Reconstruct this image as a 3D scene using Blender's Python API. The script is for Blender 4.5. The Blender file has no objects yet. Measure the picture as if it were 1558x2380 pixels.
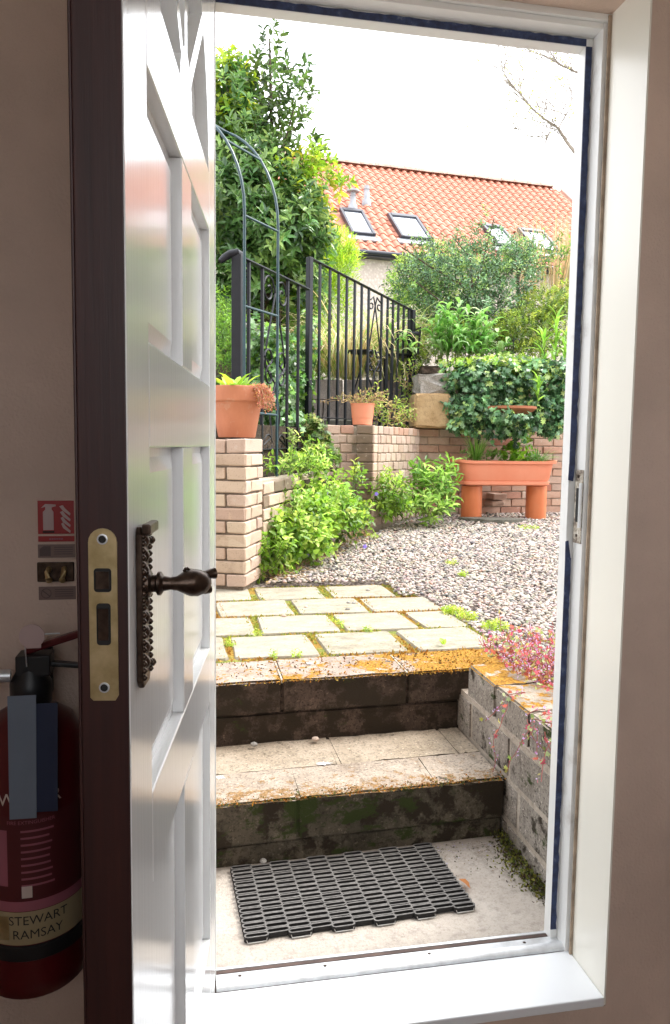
import bpy, bmesh, math, random
import numpy as np
from math import sin, cos, pi, radians, atan2, sqrt
from mathutils import Vector, Matrix
random.seed(7); RS = np.random.RandomState(11)
SC = bpy.context.scene
COL = SC.collection

# ------------------------------------------------------------------ camera
EYE = 1.2                                   # metres above the porch slab
FPX = 1765.0; CX, CY = 779.0, 1190.0        # focal length and centre in units of a 1558x2380 picture
yaw, pitch, roll = radians(10.8), radians(5.0), radians(0.75)
F = Vector((sin(yaw)*cos(pitch), cos(yaw)*cos(pitch), -sin(pitch)))
R0 = Vector((cos(yaw), -sin(yaw), 0)); U0 = R0.cross(F)
R = cos(roll)*R0 + sin(roll)*U0; U = cos(roll)*U0 - sin(roll)*R0
cam = bpy.data.cameras.new('camera'); camo = bpy.data.objects.new('camera', cam); COL.objects.link(camo)
camo.matrix_world = Matrix(((R.x, U.x, -F.x, 0), (R.y, U.y, -F.y, 0), (R.z, U.z, -F.z, EYE), (0, 0, 0, 1)))
cam.sensor_fit = 'VERTICAL'; cam.sensor_height = 36; cam.sensor_width = 36; cam.lens = 36*FPX/2380
cam.clip_start = 0.05; cam.clip_end = 2000
SC.camera = camo

# ------------------------------------------------------------------ light
SUN_EL, SUN_AZ = radians(56), radians(80)    # azimuth measured from +Y towards +X
world = bpy.data.worlds.new('World'); SC.world = world; world.use_nodes = True
wn = world.node_tree.nodes; wl = world.node_tree.links
bg = wn['Background']
sky = wn.new('ShaderNodeTexSky'); sky.sky_type = 'NISHITA'; sky.sun_disc = False
sky.sun_elevation = SUN_EL; sky.sun_rotation = SUN_AZ; sky.air_density = 1.0; sky.dust_density = 6.0; sky.ozone_density = 1.0
hs = wn.new('ShaderNodeHueSaturation'); hs.inputs['Saturation'].default_value = 0.22; hs.inputs['Value'].default_value = 1.0
wl.new(sky.outputs[0], hs.inputs['Color'])
cl = wn.new('ShaderNodeMix'); cl.data_type = 'RGBA'; cl.inputs[0].default_value = 0.55      # thin even cloud over the sky
wl.new(hs.outputs[0], cl.inputs[6]); cl.inputs[7].default_value = (11.0, 11.3, 11.8, 1)
wl.new(cl.outputs[2], bg.inputs['Color']); bg.inputs['Strength'].default_value = 0.148
sun = bpy.data.lights.new('sun', 'SUN'); sun.energy = 0.95; sun.angle = radians(20); sun.color = (1, 0.95, 0.87)
suno = bpy.data.objects.new('sun', sun); COL.objects.link(suno)
sd = Vector((sin(SUN_AZ)*cos(SUN_EL), cos(SUN_AZ)*cos(SUN_EL), sin(SUN_EL)))
suno.rotation_euler = sd.to_track_quat('Z', 'Y').to_euler()
SC.view_settings.view_transform = 'Standard'; SC.view_settings.look = 'None'
SC.view_settings.exposure = 1.65; SC.view_settings.gamma = 1.0; SC.view_settings.use_curve_mapping = False

# ------------------------------------------------------------------ helpers
def px(x, y, d):
    """world point seen at picture position (x, y) at distance d along the view axis"""
    v = F + R*((x-CX)/FPX) - U*((y-CY)/FPX)
    return Vector((0, 0, EYE)) + v*d
def link(o, parent=None):
    COL.objects.link(o)
    if parent is not None: o.parent = parent
    return o
def tag(o, label, cat, group=None):
    o['label'] = label; o['category'] = cat
    if group: o['group'] = group
    return o
def thing(name, label, cat, loc=(0, 0, 0), rz=0.0, group=None):
    o = bpy.data.objects.new(name, None); link(o); o.location = loc; o.rotation_euler = (0, 0, rz); o.empty_display_size = .1
    return tag(o, label, cat, group)
def struct(o):
    o['kind'] = 'structure'; return o
def stuff(o):
    o['kind'] = 'stuff'; return o

class MB:
    def __init__(s): s.v = []; s.f = []; s.mi = []; s.cur = 0
    def add(s, vs, fs):
        b = len(s.v); s.v += [tuple(p) for p in vs]; s.f += [tuple(b+i for i in f) for f in fs]; s.mi += [s.cur]*len(fs); return s
    def box(s, x0, x1, y0, y1, z0, z1):
        v = [(x0,y0,z0),(x1,y0,z0),(x1,y1,z0),(x0,y1,z0),(x0,y0,z1),(x1,y0,z1),(x1,y1,z1),(x0,y1,z1)]
        return s.add(v, [(0,3,2,1),(4,5,6,7),(0,1,5,4),(1,2,6,5),(2,3,7,6),(3,0,4,7)])
    def prism(s, pts, a0, a1, axis='y'):
        """pts 2D polygon extruded along an axis"""
        n = len(pts)
        def mk(p, a): return {'y': (p[0], a, p[1]), 'z': (p[0], p[1], a), 'x': (a, p[0], p[1])}[axis]
        v = [mk(p, a0) for p in pts] + [mk(p, a1) for p in pts]
        f = [tuple(range(n)), tuple(range(2*n-1, n-1, -1))] + [(i, i+n, (i+1) % n + n, (i+1) % n) for i in range(n)]
        return s.add(v, f)
    def tube(s, pts, r, n=8, cap=True):
        pts = [Vector(p) for p in pts]; rr = r if hasattr(r, '__len__') else [r]*len(pts)
        vs = []; fs = []; up = None
        for i, p in enumerate(pts):
            t = (pts[min(i+1, len(pts)-1)] - pts[max(i-1, 0)])
            if t.length < 1e-9: t = Vector((0, 0, 1))
            t.normalize()
            if up is None: up = Vector((0, 0, 1)) if abs(t.z) < .9 else Vector((1, 0, 0))
            a = t.cross(up); 
            if a.length < 1e-4: a = t.orthogonal()
            a.normalize(); b = t.cross(a).normalized(); up = -b if False else up
            for k in range(n):
                q = 2*pi*k/n; vs.append(p + (a*cos(q) + b*sin(q))*rr[i])
        for i in range(len(pts)-1):
            for k in range(n):
                k2 = (k+1) % n; fs.append((i*n+k, i*n+k2, (i+1)*n+k2, (i+1)*n+k))
        if cap: fs.append(tuple(range(n-1, -1, -1))); fs.append(tuple((len(pts)-1)*n+k for k in range(n)))
        return s.add(vs, fs)
    def lathe(s, prof, n=32, c=(0, 0, 0), axis='z', squash=1.0):
        vs = []; fs = []
        for (r, z) in prof:
            for k in range(n):
                q = 2*pi*k/n; x, y = r*cos(q), r*sin(q)*squash
                if axis == 'z': vs.append((c[0]+x, c[1]+y, c[2]+z))
                elif axis == 'y': vs.append((c[0]+x, c[1]+z, c[2]+y))
                else: vs.append((c[0]+z, c[1]+x, c[2]+y))
        m = len(prof)
        for i in range(m-1):
            for k in range(n):
                k2 = (k+1) % n; fs.append((i*n+k, i*n+k2, (i+1)*n+k2, (i+1)*n+k))
        fs.append(tuple(range(n-1, -1, -1))); fs.append(tuple((m-1)*n+k for k in range(n)))
        return s.add(vs, fs)
    def mesh(s, name, mats, smooth=False):
        me = bpy.data.meshes.new(name); me.from_pydata(s.v, [], s.f)
        for m in (mats if isinstance(mats, (list, tuple)) else [mats]): me.materials.append(m)
        if any(s.mi): me.polygons.foreach_set('material_index', s.mi)
        me.update()
        bm = bmesh.new(); bm.from_mesh(me); bmesh.ops.recalc_face_normals(bm, faces=bm.faces); bm.to_mesh(me); bm.free()
        if smooth:
            me.polygons.foreach_set('use_smooth', [True]*len(me.polygons))
            try: me.set_sharp_from_angle(angle=radians(smooth if smooth is not True else 45))
            except Exception: pass
        return me
    def build(s, name, mats, parent=None, smooth=False, bevel=0, loc=None, rot=None):
        o = bpy.data.objects.new(name, s.mesh(name, mats, smooth)); link(o, parent)
        if loc is not None: o.location = loc
        if rot is not None: o.rotation_euler = rot
        if bevel:
            m = o.modifiers.new('bevel', 'BEVEL'); m.width = bevel; m.segments = 2; m.limit_method = 'ANGLE'; m.angle_limit = radians(40)
        return o
def obj(name, me, parent=None, loc=(0, 0, 0), rot=(0, 0, 0), scale=None):
    o = bpy.data.objects.new(name, me); link(o, parent); o.location = loc; o.rotation_euler = rot
    if scale: o.scale = scale
    return o

# -------- node materials
class NT:
    def __init__(s, name):
        s.m = bpy.data.materials.new(name); s.m.use_nodes = True; s.t = s.m.node_tree; s.b = s.t.nodes['Principled BSDF']
        s.g = s.n('ShaderNodeNewGeometry')
    def n(s, t): return s.t.nodes.new(t)
    def l(s, a, b): s.t.links.new(a, b)
    def set(s, inp, v):
        if hasattr(v, 'default_value') or isinstance(v, bpy.types.NodeSocket): s.l(v, inp)
        else: inp.default_value = v
    def pos(s, scale=(1, 1, 1), obj=False):
        src = s.n('ShaderNodeTexCoord').outputs['Object'] if obj else s.g.outputs['Position']
        mp = s.n('ShaderNodeMapping'); mp.inputs['Scale'].default_value = scale; s.l(src, mp.inputs['Vector']); return mp.outputs[0]
    def noise(s, scale, detail=4, rough=.55, vec=None, dist=0):
        k = s.n('ShaderNodeTexNoise'); k.inputs['Scale'].default_value = scale; k.inputs['Detail'].default_value = detail
        k.inputs['Roughness'].default_value = rough; k.inputs['Distortion'].default_value = dist
        s.l(vec if vec is not None else s.g.outputs['Position'], k.inputs['Vector']); return k.outputs['Fac']
    def voro(s, scale, feat='F1', out='Distance'):
        k = s.n('ShaderNodeTexVoronoi'); k.feature = feat; k.inputs['Scale'].default_value = scale
        s.l(s.g.outputs['Position'], k.inputs['Vector']); return k.outputs[out]
    def ramp(s, fac, stops):
        k = s.n('ShaderNodeValToRGB'); e = k.color_ramp.elements
        while len(e) < len(stops): e.new(.5)
        for i, (p, c) in enumerate(stops):
            e[i].position = p; e[i].color = (*c, 1) if len(c) == 3 else c
        s.l(fac, k.inputs[0]); return k.outputs[0]
    def mask(s, fac, lo, hi):
        k = s.n('ShaderNodeMapRange'); k.inputs[1].default_value = lo; k.inputs[2].default_value = hi; k.interpolation_type = 'SMOOTHSTEP'
        s.l(fac, k.inputs[0]); return k.outputs[0]
    def mix(s, f, a, b, mode='MIX'):
        k = s.n('ShaderNodeMix'); k.data_type = 'RGBA'; k.blend_type = mode
        s.set(k.inputs[0], f); 
        for i, v in ((6, a), (7, b)):
            s.set(k.inputs[i], v if not isinstance(v, tuple) else (*v, 1)[:4])
        return k.outputs[2]
    def math(s, op, a, b=0.0):
        k = s.n('ShaderNodeMath'); k.operation = op; s.set(k.inputs[0], a); s.set(k.inputs[1], b); return k.outputs[0]
    def xyz(s):
        k = s.n('ShaderNodeSeparateXYZ'); s.l(s.g.outputs['Position'], k.inputs[0]); return k.outputs
    def nrm(s):
        k = s.n('ShaderNodeSeparateXYZ'); s.l(s.g.outputs['Normal'], k.inputs[0]); return k.outputs
    def rnd(s): return s.n('ShaderNodeObjectInfo').outputs['Random']
    def col(s, v): s.set(s.b.inputs['Base Color'], v if not isinstance(v, tuple) else (*v, 1)[:4])
    def bump(s, h, strength=.3, dist=.01):
        k = s.n('ShaderNodeBump'); k.inputs['Strength'].default_value = strength; k.inputs['Distance'].default_value = dist
        s.l(h, k.inputs['Height']); s.l(k.outputs[0], s.b.inputs['Normal']); return k
    def p(s, **kw):
        for k, v in kw.items(): s.set(s.b.inputs[k.replace('_', ' ')], v)
        return s
def C3(h):  # sRGB hex -> linear
    c = [int(h[i:i+2], 16)/255 for i in (0, 2, 4)]
    return tuple(x/12.92 if x <= .04045 else ((x+.055)/1.055)**2.4 for x in c)
def simple(name, col, rough=.6, var=.12, scale=8, bump=.15, bscale=60, metallic=0, bdist=.004, spec=.5):
    t = NT(name); n = t.noise(scale, 5)
    a = tuple(c*(1-var) for c in col); b = tuple(min(1, c*(1+var)) for c in col)
    t.col(t.ramp(n, [(.3, a), (.7, b)])); t.p(Roughness=rough, Metallic=metallic)
    t.b.inputs['Specular IOR Level'].default_value = spec
    if bump: t.bump(t.noise(bscale, 4), bump, bdist)
    return t.m

# white gloss paint with brush marks
def paint(name, col, rough=.2, brush=(70, 70, 3), bs=.04, dirt=0.0, dirtcol=(.25, .2, .15)):
    t = NT(name); v = t.pos(brush)
    n = t.noise(1.0, 3, vec=v); base = col
    if dirt:
        m = t.mask(t.noise(9, 6, .65), .66-dirt*.25, .76); base = t.mix(t.math('MULTIPLY', m, .45), col, dirtcol)
    t.col(base); t.p(Roughness=rough); t.b.inputs['Coat Weight'].default_value = .3; t.b.inputs['Coat Roughness'].default_value = rough*.7
    t.bump(n, bs, .002); return t.m
M = {}
M['white'] = paint('white_gloss_paint', (.86, .87, .87), .17, (110, 110, 2.5), .20)
M['frame'] = paint('frame_paint', (.78, .78, .76), .35, (60, 60, 4), .16, .42)
M['cream'] = paint('cream_paint', (.87, .84, .75), .35, (14, 14, 9), .12)
M['sill'] = paint('sill_paint', (.84, .86, .88), .3, (5, 40, 40), .08, .05)
# interior plaster
def plaster(name, col, v=.08):
    t = NT(name); n = t.noise(3, 5); n2 = t.noise(160, 3)
    t.col(t.ramp(n, [(.3, tuple(c*(1-v) for c in col)), (.7, tuple(c*(1+v) for c in col))]))
    t.p(Roughness=.7); t.bump(t.mix(.5, t.noise(24, 6, .7), n2), .5, .008); return t.m
M['plaster'] = plaster('tan_wall_paint', (.60, .455, .37), .14)
M['ceil'] = plaster('ceiling_paint', (.7, .68, .64))
M['floorin'] = simple('hall_floor', (.14, .08, .045), .4, .3, 5)
t = NT('dark_wood'); v = t.pos((60, 60, 2)); n = t.noise(1, 6, .7, vec=v)
t.col(t.ramp(n, [(.25, (.014, .004, .004)), (.6, (.036, .009, .007)), (.8, (.075, .019, .011))])); t.p(Roughness=.5); t.bump(n, .2, .002); M['wood'] = t.m
t = NT('brass'); n = t.noise(40, 5); t.col(t.ramp(n, [(.35, (.42, .32, .15)), (.65, (.62, .49, .27))])); t.p(Roughness=.42, Metallic=.75); t.bump(n, .15, .001); M['brass'] = t.m
M['hole'] = simple('dark_recess', (.012, .011, .010), .8, .1, bump=0)
t = NT('bronze'); n = t.noise(70, 5); t.col(t.ramp(n, [(.3, (.035, .022, .016)), (.7, (.11, .075, .055))])); t.p(Roughness=.33, Metallic=.85); t.bump(n, .4, .002); M['bronze'] = t.m
t = NT('weather_seal'); n = t.noise(45, 5, .6); t.col(t.ramp(n, [(.42, (.012, .019, .06)), (.60, (.026, .044, .12)), (.72, (.13, .15, .21))])); t.p(Roughness=.6); t.bump(n, .3, .002); M['seal'] = t.m
t = NT('aluminium'); n = t.noise(25, 5); t.col(t.ramp(n, [(.3, (.55, .56, .57)), (.7, (.78, .80, .82))])); t.p(Roughness=.38, Metallic=.6); t.bump(n, .15, .002); M['alu'] = t.m
M['sillwood'] = simple('weathered_sill_wood', (.075, .045, .035), .7, .4, 20)
M['redpaint'] = simple('extinguisher_red', (.085, .005, .007), .3, .12, bump=0)
M['black'] = simple('black_plastic', (.012, .012, .013), .45, .2, bump=.1)
M['signred'] = simple('sign_red', (.34, .012, .012), .45, .06, bump=0)
M['signwhite'] = simple('sign_white', (.52, .38, .36), .5, .05, bump=0)
M['signgrey'] = simple('sign_grey', (.20, .13, .11), .5, .05, bump=0)
M['signline'] = simple('sign_line', (.09, .06, .055), .5, .05, bump=0)
M['tagblue'] = simple('tag_blue', (.16, .19, .24), .6, .1, bump=0)
M['tagnavy'] = simple('tag_navy', (.012, .02, .055), .6, .1, bump=0)
M['labelred'] = simple('label_red', (.085, .012, .014), .5, .1, bump=0)
M['labelpink'] = simple('label_pink', (.32, .10, .13), .5, .1, bump=0)
M['labelcream'] = simple('label_cream', (.36, .28, .16), .5, .1, bump=0)
M['labelwhite'] = simple('label_white', (.6, .48, .42), .5, .1, bump=0)

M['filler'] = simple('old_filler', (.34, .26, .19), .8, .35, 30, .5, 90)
t = NT('worn_plate'); n = t.noise(60, 6, .7); t.col(t.ramp(n, [(.38, (.16, .12, .09)), (.5, (.42, .37, .30)), (.62, (.66, .63, .56))])); t.p(Roughness=.5, Metallic=.3); t.bump(n, .4, .003); M['wornplate'] = t.m
# concrete family ------------------------------------------------
def concrete(name, base, light, lichen=0.0, moss=0.0, dark=0.0, speck=.5, lich_y=None, lcol=None):
    t = NT(name); n = t.noise(7, 6, .6); f = t.noise(120, 4, .7); vz = t.voro(170)
    c = t.ramp(n, [(.3, base), (.7, light)])
    c = t.mix(t.math('MULTIPLY', t.mask(t.noise(34, 6, .75), .48, .64), .45), c, tuple(x*.55 for x in base))
    c = t.mix(t.math('MULTIPLY', t.mask(f, .52, .66), speck), c, tuple(x*.35 for x in base))
    c = t.mix(t.math('MULTIPLY', t.mask(t.noise(90, 3, .7, vec=t.pos((1, 1.3, 1))), .60, .68), speck*.8), c, tuple(min(.8, x*1.7) for x in light))
    if dark: c = t.mix(t.mask(t.noise(11, 7, .68), .70-.42*dark, .80-.42*dark), c, (.030, .022, .014))
    if moss:
        c = t.mix(t.mask(t.noise(8.3, 7, .7, vec=t.pos((1, 1, 1.6))), .70-.35*moss, .78-.35*moss), c, (.035, .048, .012))
    if lichen:
        m = t.noise(9.0, 7, .72) if not lcol else t.noise(26.0, 8, .8)
        if lich_y is not None:
            m = t.math('ADD', m, t.math('MULTIPLY', t.mask(t.xyz()[1] if lich_y[0] == 'y' else t.xyz()[2 if lich_y[0] == 'z' else 0], lich_y[1], lich_y[2]), lich_y[3]))
        lc = t.ramp(f, lcol or [(.35, (.13, .06, .01)), (.55, (.36, .18, .02)), (.7, (.44, .31, .07))])
        c = t.mix(t.mask(m, .72-.4*lichen, .77-.4*lichen), c, lc)
    t.col(c); t.p(Roughness=.92); t.b.inputs['Specular IOR Level'].default_value = .25
    t.bump(t.mix(.5, f, n), .7, .012); return t.m
M['tread'] = concrete('step_tread_concrete', (.27, .215, .165), (.41, .35, .285), lichen=.36, dark=.22, speck=.9, moss=.10, lich_y=('y', 2.25, 2.08, .12), lcol=[(.35, (.10, .06, .03)), (.55, (.27, .155, .06)), (.7, (.42, .31, .18))])
M['treadback'] = concrete('step_slab_concrete', (.29, .235, .17), (.43, .36, .28), dark=.18, moss=.16, speck=.8)
M['kerb'] = concrete('kerb_concrete', (.26, .20, .16), (.40, .34, .29), lichen=.44, dark=.15, lich_y=('x', .45, 1.1, .19))
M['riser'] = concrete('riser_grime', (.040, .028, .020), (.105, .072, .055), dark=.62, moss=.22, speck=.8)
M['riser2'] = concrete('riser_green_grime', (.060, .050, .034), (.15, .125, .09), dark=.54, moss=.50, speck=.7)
M['porch'] = concrete('porch_concrete', (.40, .35, .30), (.50, .45, .395), dark=.10, speck=.3, moss=.10)
M['sidewall'] = concrete('side_wall_block', (.20, .17, .14), (.36, .32, .275), dark=.34, moss=.34, speck=1.0)
M['coping'] = concrete('coping_concrete', (.27, .23, .18), (.40, .35, .29), lichen=.50, dark=.24, moss=.2, lich_y=('y', 1.9, 2.6, .12))
M['mortar'] = concrete('mortar', (.36, .30, .24), (.50, .43, .35), dark=.15, speck=.5)
M['mortard'] = concrete('dark_mortar', (.17, .14, .11), (.30, .25, .20), dark=.2, speck=.5)
M['greyblock'] = concrete('grey_block', (.20, .17, .16), (.33, .29, .27), speck=.5)
M['stonegrey'] = concrete('grey_stone', (.22, .21, .19), (.44, .42, .39), dark=.15, speck=.8)
M['sandstone'] = concrete('sandstone', (.40, .27, .14), (.52, .38, .22), speck=.3, dark=.02)
M['slate'] = concrete('slab_grey', (.12, .12, .10), (.21, .20, .17), moss=.15, speck=.3)
t = NT('paving_stone'); n = t.noise(11, 8, .72, vec=t.pos((1, 1.6, 1))); f = t.noise(70, 5, .7, vec=t.pos((1, 2.2, 1))); r = t.rnd()
c = t.ramp(n, [(.32, (.19, .165, .12)), (.5, (.295, .27, .205)), (.68, (.38, .355, .28))])
c = t.mix(t.math('MULTIPLY', t.mask(f, .52, .64), .85), c, (.15, .125, .08)); c = t.mix(t.math('MULTIPLY', t.mask(t.noise(28, 7, .8, vec=t.pos((1, 2.4, 1))), .55, .66), .6), c, (.45, .43, .37))
c = t.mix(t.mask(t.noise(17, 6, .7), .60, .68), c, (.20, .18, .10)); c = t.mix(t.math('MULTIPLY', r, .4), c, (.34, .30, .25))
t.col(c); t.p(Roughness=.9); t.bump(t.mix(.5, f, n), .6, .010); M['paver'] = t.m
t = NT('joint_moss'); n = t.noise(5, 4); f = t.noise(90, 5, .7)
c = t.mix(t.mask(n, .45, .58), t.ramp(f, [(.35, (.20, .10, .012)), (.65, (.52, .32, .04))]), t.ramp(f, [(.35, (.10, .13, .02)), (.65, (.34, .38, .07))]))
t.col(c); t.p(Roughness=1.0); t.bump(f, 1.0, .02); M['moss'] = t.m

def brickmat(name, cols, dirt=.3):
    t = NT(name); r = t.rnd(); n = t.noise(9, 6, .65); f = t.noise(130, 4, .7)
    c = t.ramp(r, [(i/(len(cols)-1), k) for i, k in enumerate(cols)])
    c = t.mix(t.math('MULTIPLY', t.mask(n, .50, .68), .55), c, tuple(x*.8 for x in cols[0]))
    c = t.mix(t.math('MULTIPLY', t.mask(f, .56, .68), .5), c, tuple(x*.45 for x in cols[0]))
    c = t.mix(t.math('MULTIPLY', t.mask(t.noise(14, 6, .7), .62, .68), .6), c, (.55, .47, .40))
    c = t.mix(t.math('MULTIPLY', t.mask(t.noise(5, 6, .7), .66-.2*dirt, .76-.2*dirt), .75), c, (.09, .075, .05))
    t.col(c); t.p(Roughness=.88); t.bump(t.mix(.5, f, n), .5, .008); return t.m
M['brick_buff'] = brickmat('buff_brick', [(.44, .33, .245), (.53, .42, .32), (.49, .36, .28), (.55, .45, .34), (.50, .35, .27)], .15)
M['brick_pink'] = brickmat('pink_brick', [(.46, .33, .26), (.53, .41, .33), (.42, .31, .25), (.56, .45, .37), (.47, .32, .25)], .18)
M['brick_red'] = brickmat('red_brick', [(.47, .27, .19), (.53, .36, .27), (.43, .18, .12), (.55, .41, .32), (.48, .29, .21), (.51, .34, .26)], .12)
M['brick_dark'] = brickmat('dark_brick', [(.16, .12, .08), (.22, .16, .11), (.18, .13, .09)], .5)
def terracotta(name, c0, c1, rough=.75, stain=.3):
    t = NT(name); n = t.noise(5, 5, .6, vec=t.pos((1, 1, .5)))
    c = t.ramp(n, [(.3, c0), (.7, c1)])
    c = t.mix(t.math('MULTIPLY', t.mask(t.noise(13, 6, .7), .55, .68), stain), c, (.50, .30, .20)); t.col(c); t.p(Roughness=rough)
    t.bump(t.noise(80, 4), .15, .003); return t.m
M['terra'] = terracotta('terracotta', (.34, .115, .055), (.50, .20, .105), .8, .45)
M['plastic_terra'] = terracotta('terracotta_plastic', (.74, .25, .14), (.78, .31, .19), .45, .05)
M['pipe_terra'] = terracotta('clay_pipe', (.58, .16, .055), (.66, .21, .085), .4, .1)
M['soil'] = simple('soil', (.045, .030, .018), 1, .4, 30, .8, 60, bdist=.02)
M['iron'] = simple('black_iron', (.005, .006, .011), .5, .3, 20, .25, 90, spec=.35)
M['archmetal'] = simple('green_coated_steel', (.006, .040, .052), .35, .25, 20, .1, 90)
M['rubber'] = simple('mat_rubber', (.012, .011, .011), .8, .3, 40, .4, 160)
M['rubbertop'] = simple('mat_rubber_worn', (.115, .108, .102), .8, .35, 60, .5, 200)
M['wire'] = simple('bright_wire', (.62, .60, .57), .35, .1, bump=0, metallic=.5)
t = NT('gravel_pebble'); at = t.n('ShaderNodeAttribute'); at.attribute_name = 'tint'; f = t.noise(150, 3)
t.col(t.mix(t.math('MULTIPLY', t.mask(f, .5, .7), .25), at.outputs['Color'], (.25, .20, .18))); t.p(Roughness=.7); M['pebble'] = t.m
t = NT('gravel_ground'); vc = t.n('ShaderNodeTexVoronoi'); vc.inputs['Scale'].default_value = 55; t.l(t.g.outputs['Position'], vc.inputs['Vector'])
t.col(t.mix(t.mask(vc.outputs['Distance'], .2, .8), (.34, .28, .25), (.09, .07, .06))); t.p(Roughness=.95); t.bump(vc.outputs['Distance'], .8, -.012); M['gravelground'] = t.m
M['rearyard'] = concrete('rear_yard_paving', (.42, .38, .33), (.55, .50, .44))
M['grass'] = simple('rough_grass', (.07, .11, .025), 1, .4, 6, .8, 50, bdist=.03)
t = NT('pantile'); r = t.rnd(); n = t.noise(1.6, 5, .6); f = t.noise(18, 4)
c = t.ramp(r, [(0, (.42, .155, .095)), (.5, (.47, .185, .12)), (1, (.50, .215, .145))]); c = t.mix(t.math('MULTIPLY', t.mask(n, .5, .7), .3), c, (.42, .17, .11))
c = t.mix(t.math('MULTIPLY', t.mask(f, .62, .72), .35), c, (.30, .16, .11)); t.col(c); t.p(Roughness=.7); t.bump(f, .1, .01); M['tile'] = t.m
t = NT('ridge_clay'); n = t.noise(6, 5); t.col(t.ramp(n, [(.35, (.38, .25, .20)), (.6, (.50, .35, .29)), (.75, (.28, .21, .16))])); t.p(Roughness=.85); M['ridge'] = t.m
t = NT('harling'); n = t.noise(2, 4); f = t.voro(14); t.col(t.mix(t.mask(f, .1, .6), t.ramp(n, [(.3, (.70, .60, .53)), (.7, (.76, .67, .60))]), (.58, .48, .43))); t.p(Roughness=.95); t.bump(f, .6, .03); M['harl'] = t.m
M['gutter'] = simple('dark_gutter', (.025, .027, .040), .4, .1, bump=0)
M['lead'] = simple('lead_flashing', (.30, .31, .33), .55, .2, 6, .1)
M['skyglass'] = simple('skylight_glass', (.75, .79, .84), .06, .03, bump=0)
M['bark'] = simple('bark', (.085, .06, .042), .95, .4, 25, .6, 60, bdist=.01)
M['barkpale'] = simple('pale_bark', (.24, .20, .165), .9, .3, 14, .4, 60, bdist=.01)
M['stem'] = simple('green_stem', (.12, .17, .05), .7, .3, bump=0)
M['stemred'] = simple('red_stem', (.36, .10, .09), .6, .3, bump=0)
M['stemdry'] = simple('dry_stem', (.36, .25, .13), .8, .3, bump=0)
def leafmat(name, rough=.4, trans=.45, coat=0.0):
    t = NT(name); at = t.n('ShaderNodeAttribute'); at.attribute_name = 'tint'
    t.col(at.outputs['Color']); t.p(Roughness=rough)
    tr = t.n('ShaderNodeBsdfTranslucent'); hsv = t.n('ShaderNodeHueSaturation'); hsv.inputs['Hue'].default_value = .485; hsv.inputs['Value'].default_value = 1.5
    t.l(at.outputs['Color'], hsv.inputs['Color']); t.l(hsv.outputs[0], tr.inputs['Color'])
    mx = t.n('ShaderNodeMixShader'); mx.inputs[0].default_value = trans
    out = [k for k in t.t.nodes if k.type == 'OUTPUT_MATERIAL'][0]
    t.l(t.b.outputs[0], mx.inputs[1]); t.l(tr.outputs[0], mx.inputs[2]); t.l(mx.outputs[0], out.inputs['Surface']); return t.m
M['leaf'] = leafmat('leaf', .42, .42); M['gloss'] = leafmat('glossy_leaf', .28, .30); M['dry'] = leafmat('dry_leaf', .8, .3); M['petal'] = leafmat('petal', .6, .4)

# -------- fast foliage (all real leaves, many small faces)
LEAF = (np.array([(0,0,0), (-.38,.30,.10), (.38,.30,.10), (0,.5,-.02), (-.30,.68,.08), (.30,.68,.08), (0,1,-.10)], float),
        np.array([(0,3,1), (0,2,3), (1,3,4), (3,2,5), (4,3,6), (3,5,6)]))
SLIM = (np.array([(0,0,0), (-.5,.35,.0), (.5,.35,.0), (0,1,-.12)], float), np.array([(0,2,1), (1,2,3)]))
IVY = (np.array([(0,0,0), (-.5,.05,.05), (-.28,.32,.0), (-.55,.60,-.04), (-.18,.62,.03), (0,1.0,-.08), (.18,.62,.03), (.55,.60,-.04), (.28,.32,0), (.5,.05,.05)], float),
       np.array([(0,2,1), (0,4,2), (2,4,3), (0,6,4), (4,6,5), (0,8,6), (6,8,7), (0,9,8)]))
def frames(d, n):
    d = d/np.maximum(np.linalg.norm(d, axis=1, keepdims=True), 1e-9)
    x = np.cross(d, n); x /= np.maximum(np.linalg.norm(x, axis=1, keepdims=True), 1e-9)
    return x, d, np.cross(x, d)
def leaves_mesh(name, P, D, N, L, W, T, mat, shape=LEAF, extra=None):
    V, Fc = shape; x, y, z = frames(D, N); n = len(P)
    v = P[:, None] + x[:, None]*(V[None, :, 0:1]*W[:, None, None]) + y[:, None]*(V[None, :, 1:2]*L[:, None, None]) + z[:, None]*(V[None, :, 2:3]*L[:, None, None])
    v = v.reshape(-1, 3); f = (Fc[None] + (np.arange(n)*len(V))[:, None, None]).reshape(-1, 3)
    me = bpy.data.meshes.new(name); me.vertices.add(len(v)); me.vertices.foreach_set('co', v.astype(np.float32).ravel())
    me.loops.add(f.size); me.loops.foreach_set('vertex_index', f.astype(np.int32).ravel())
    me.polygons.add(len(f)); me.polygons.foreach_set('loop_start', np.arange(0, f.size, 3, dtype=np.int32)); me.polygons.foreach_set('loop_total', np.full(len(f), 3, dtype=np.int32))
    a = me.color_attributes.new('tint', 'FLOAT_COLOR', 'POINT')
    c = np.ones((n, len(V), 4), np.float32); c[:, :, :3] = T[:, None, :]; a.data.foreach_set('color', c.ravel())
    me.polygons.foreach_set('use_smooth', np.ones(len(f), bool)); me.materials.append(mat); me.update(); me.validate(); return me
def tints(n, cols, w=None, jit=.15):
    cols = np.array(cols, float); i = RS.choice(len(cols), n, p=w); return np.clip(cols[i]*(1+jit*RS.randn(n, 1))*(1+.05*RS.randn(n, 3)), .003, 1)
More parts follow.
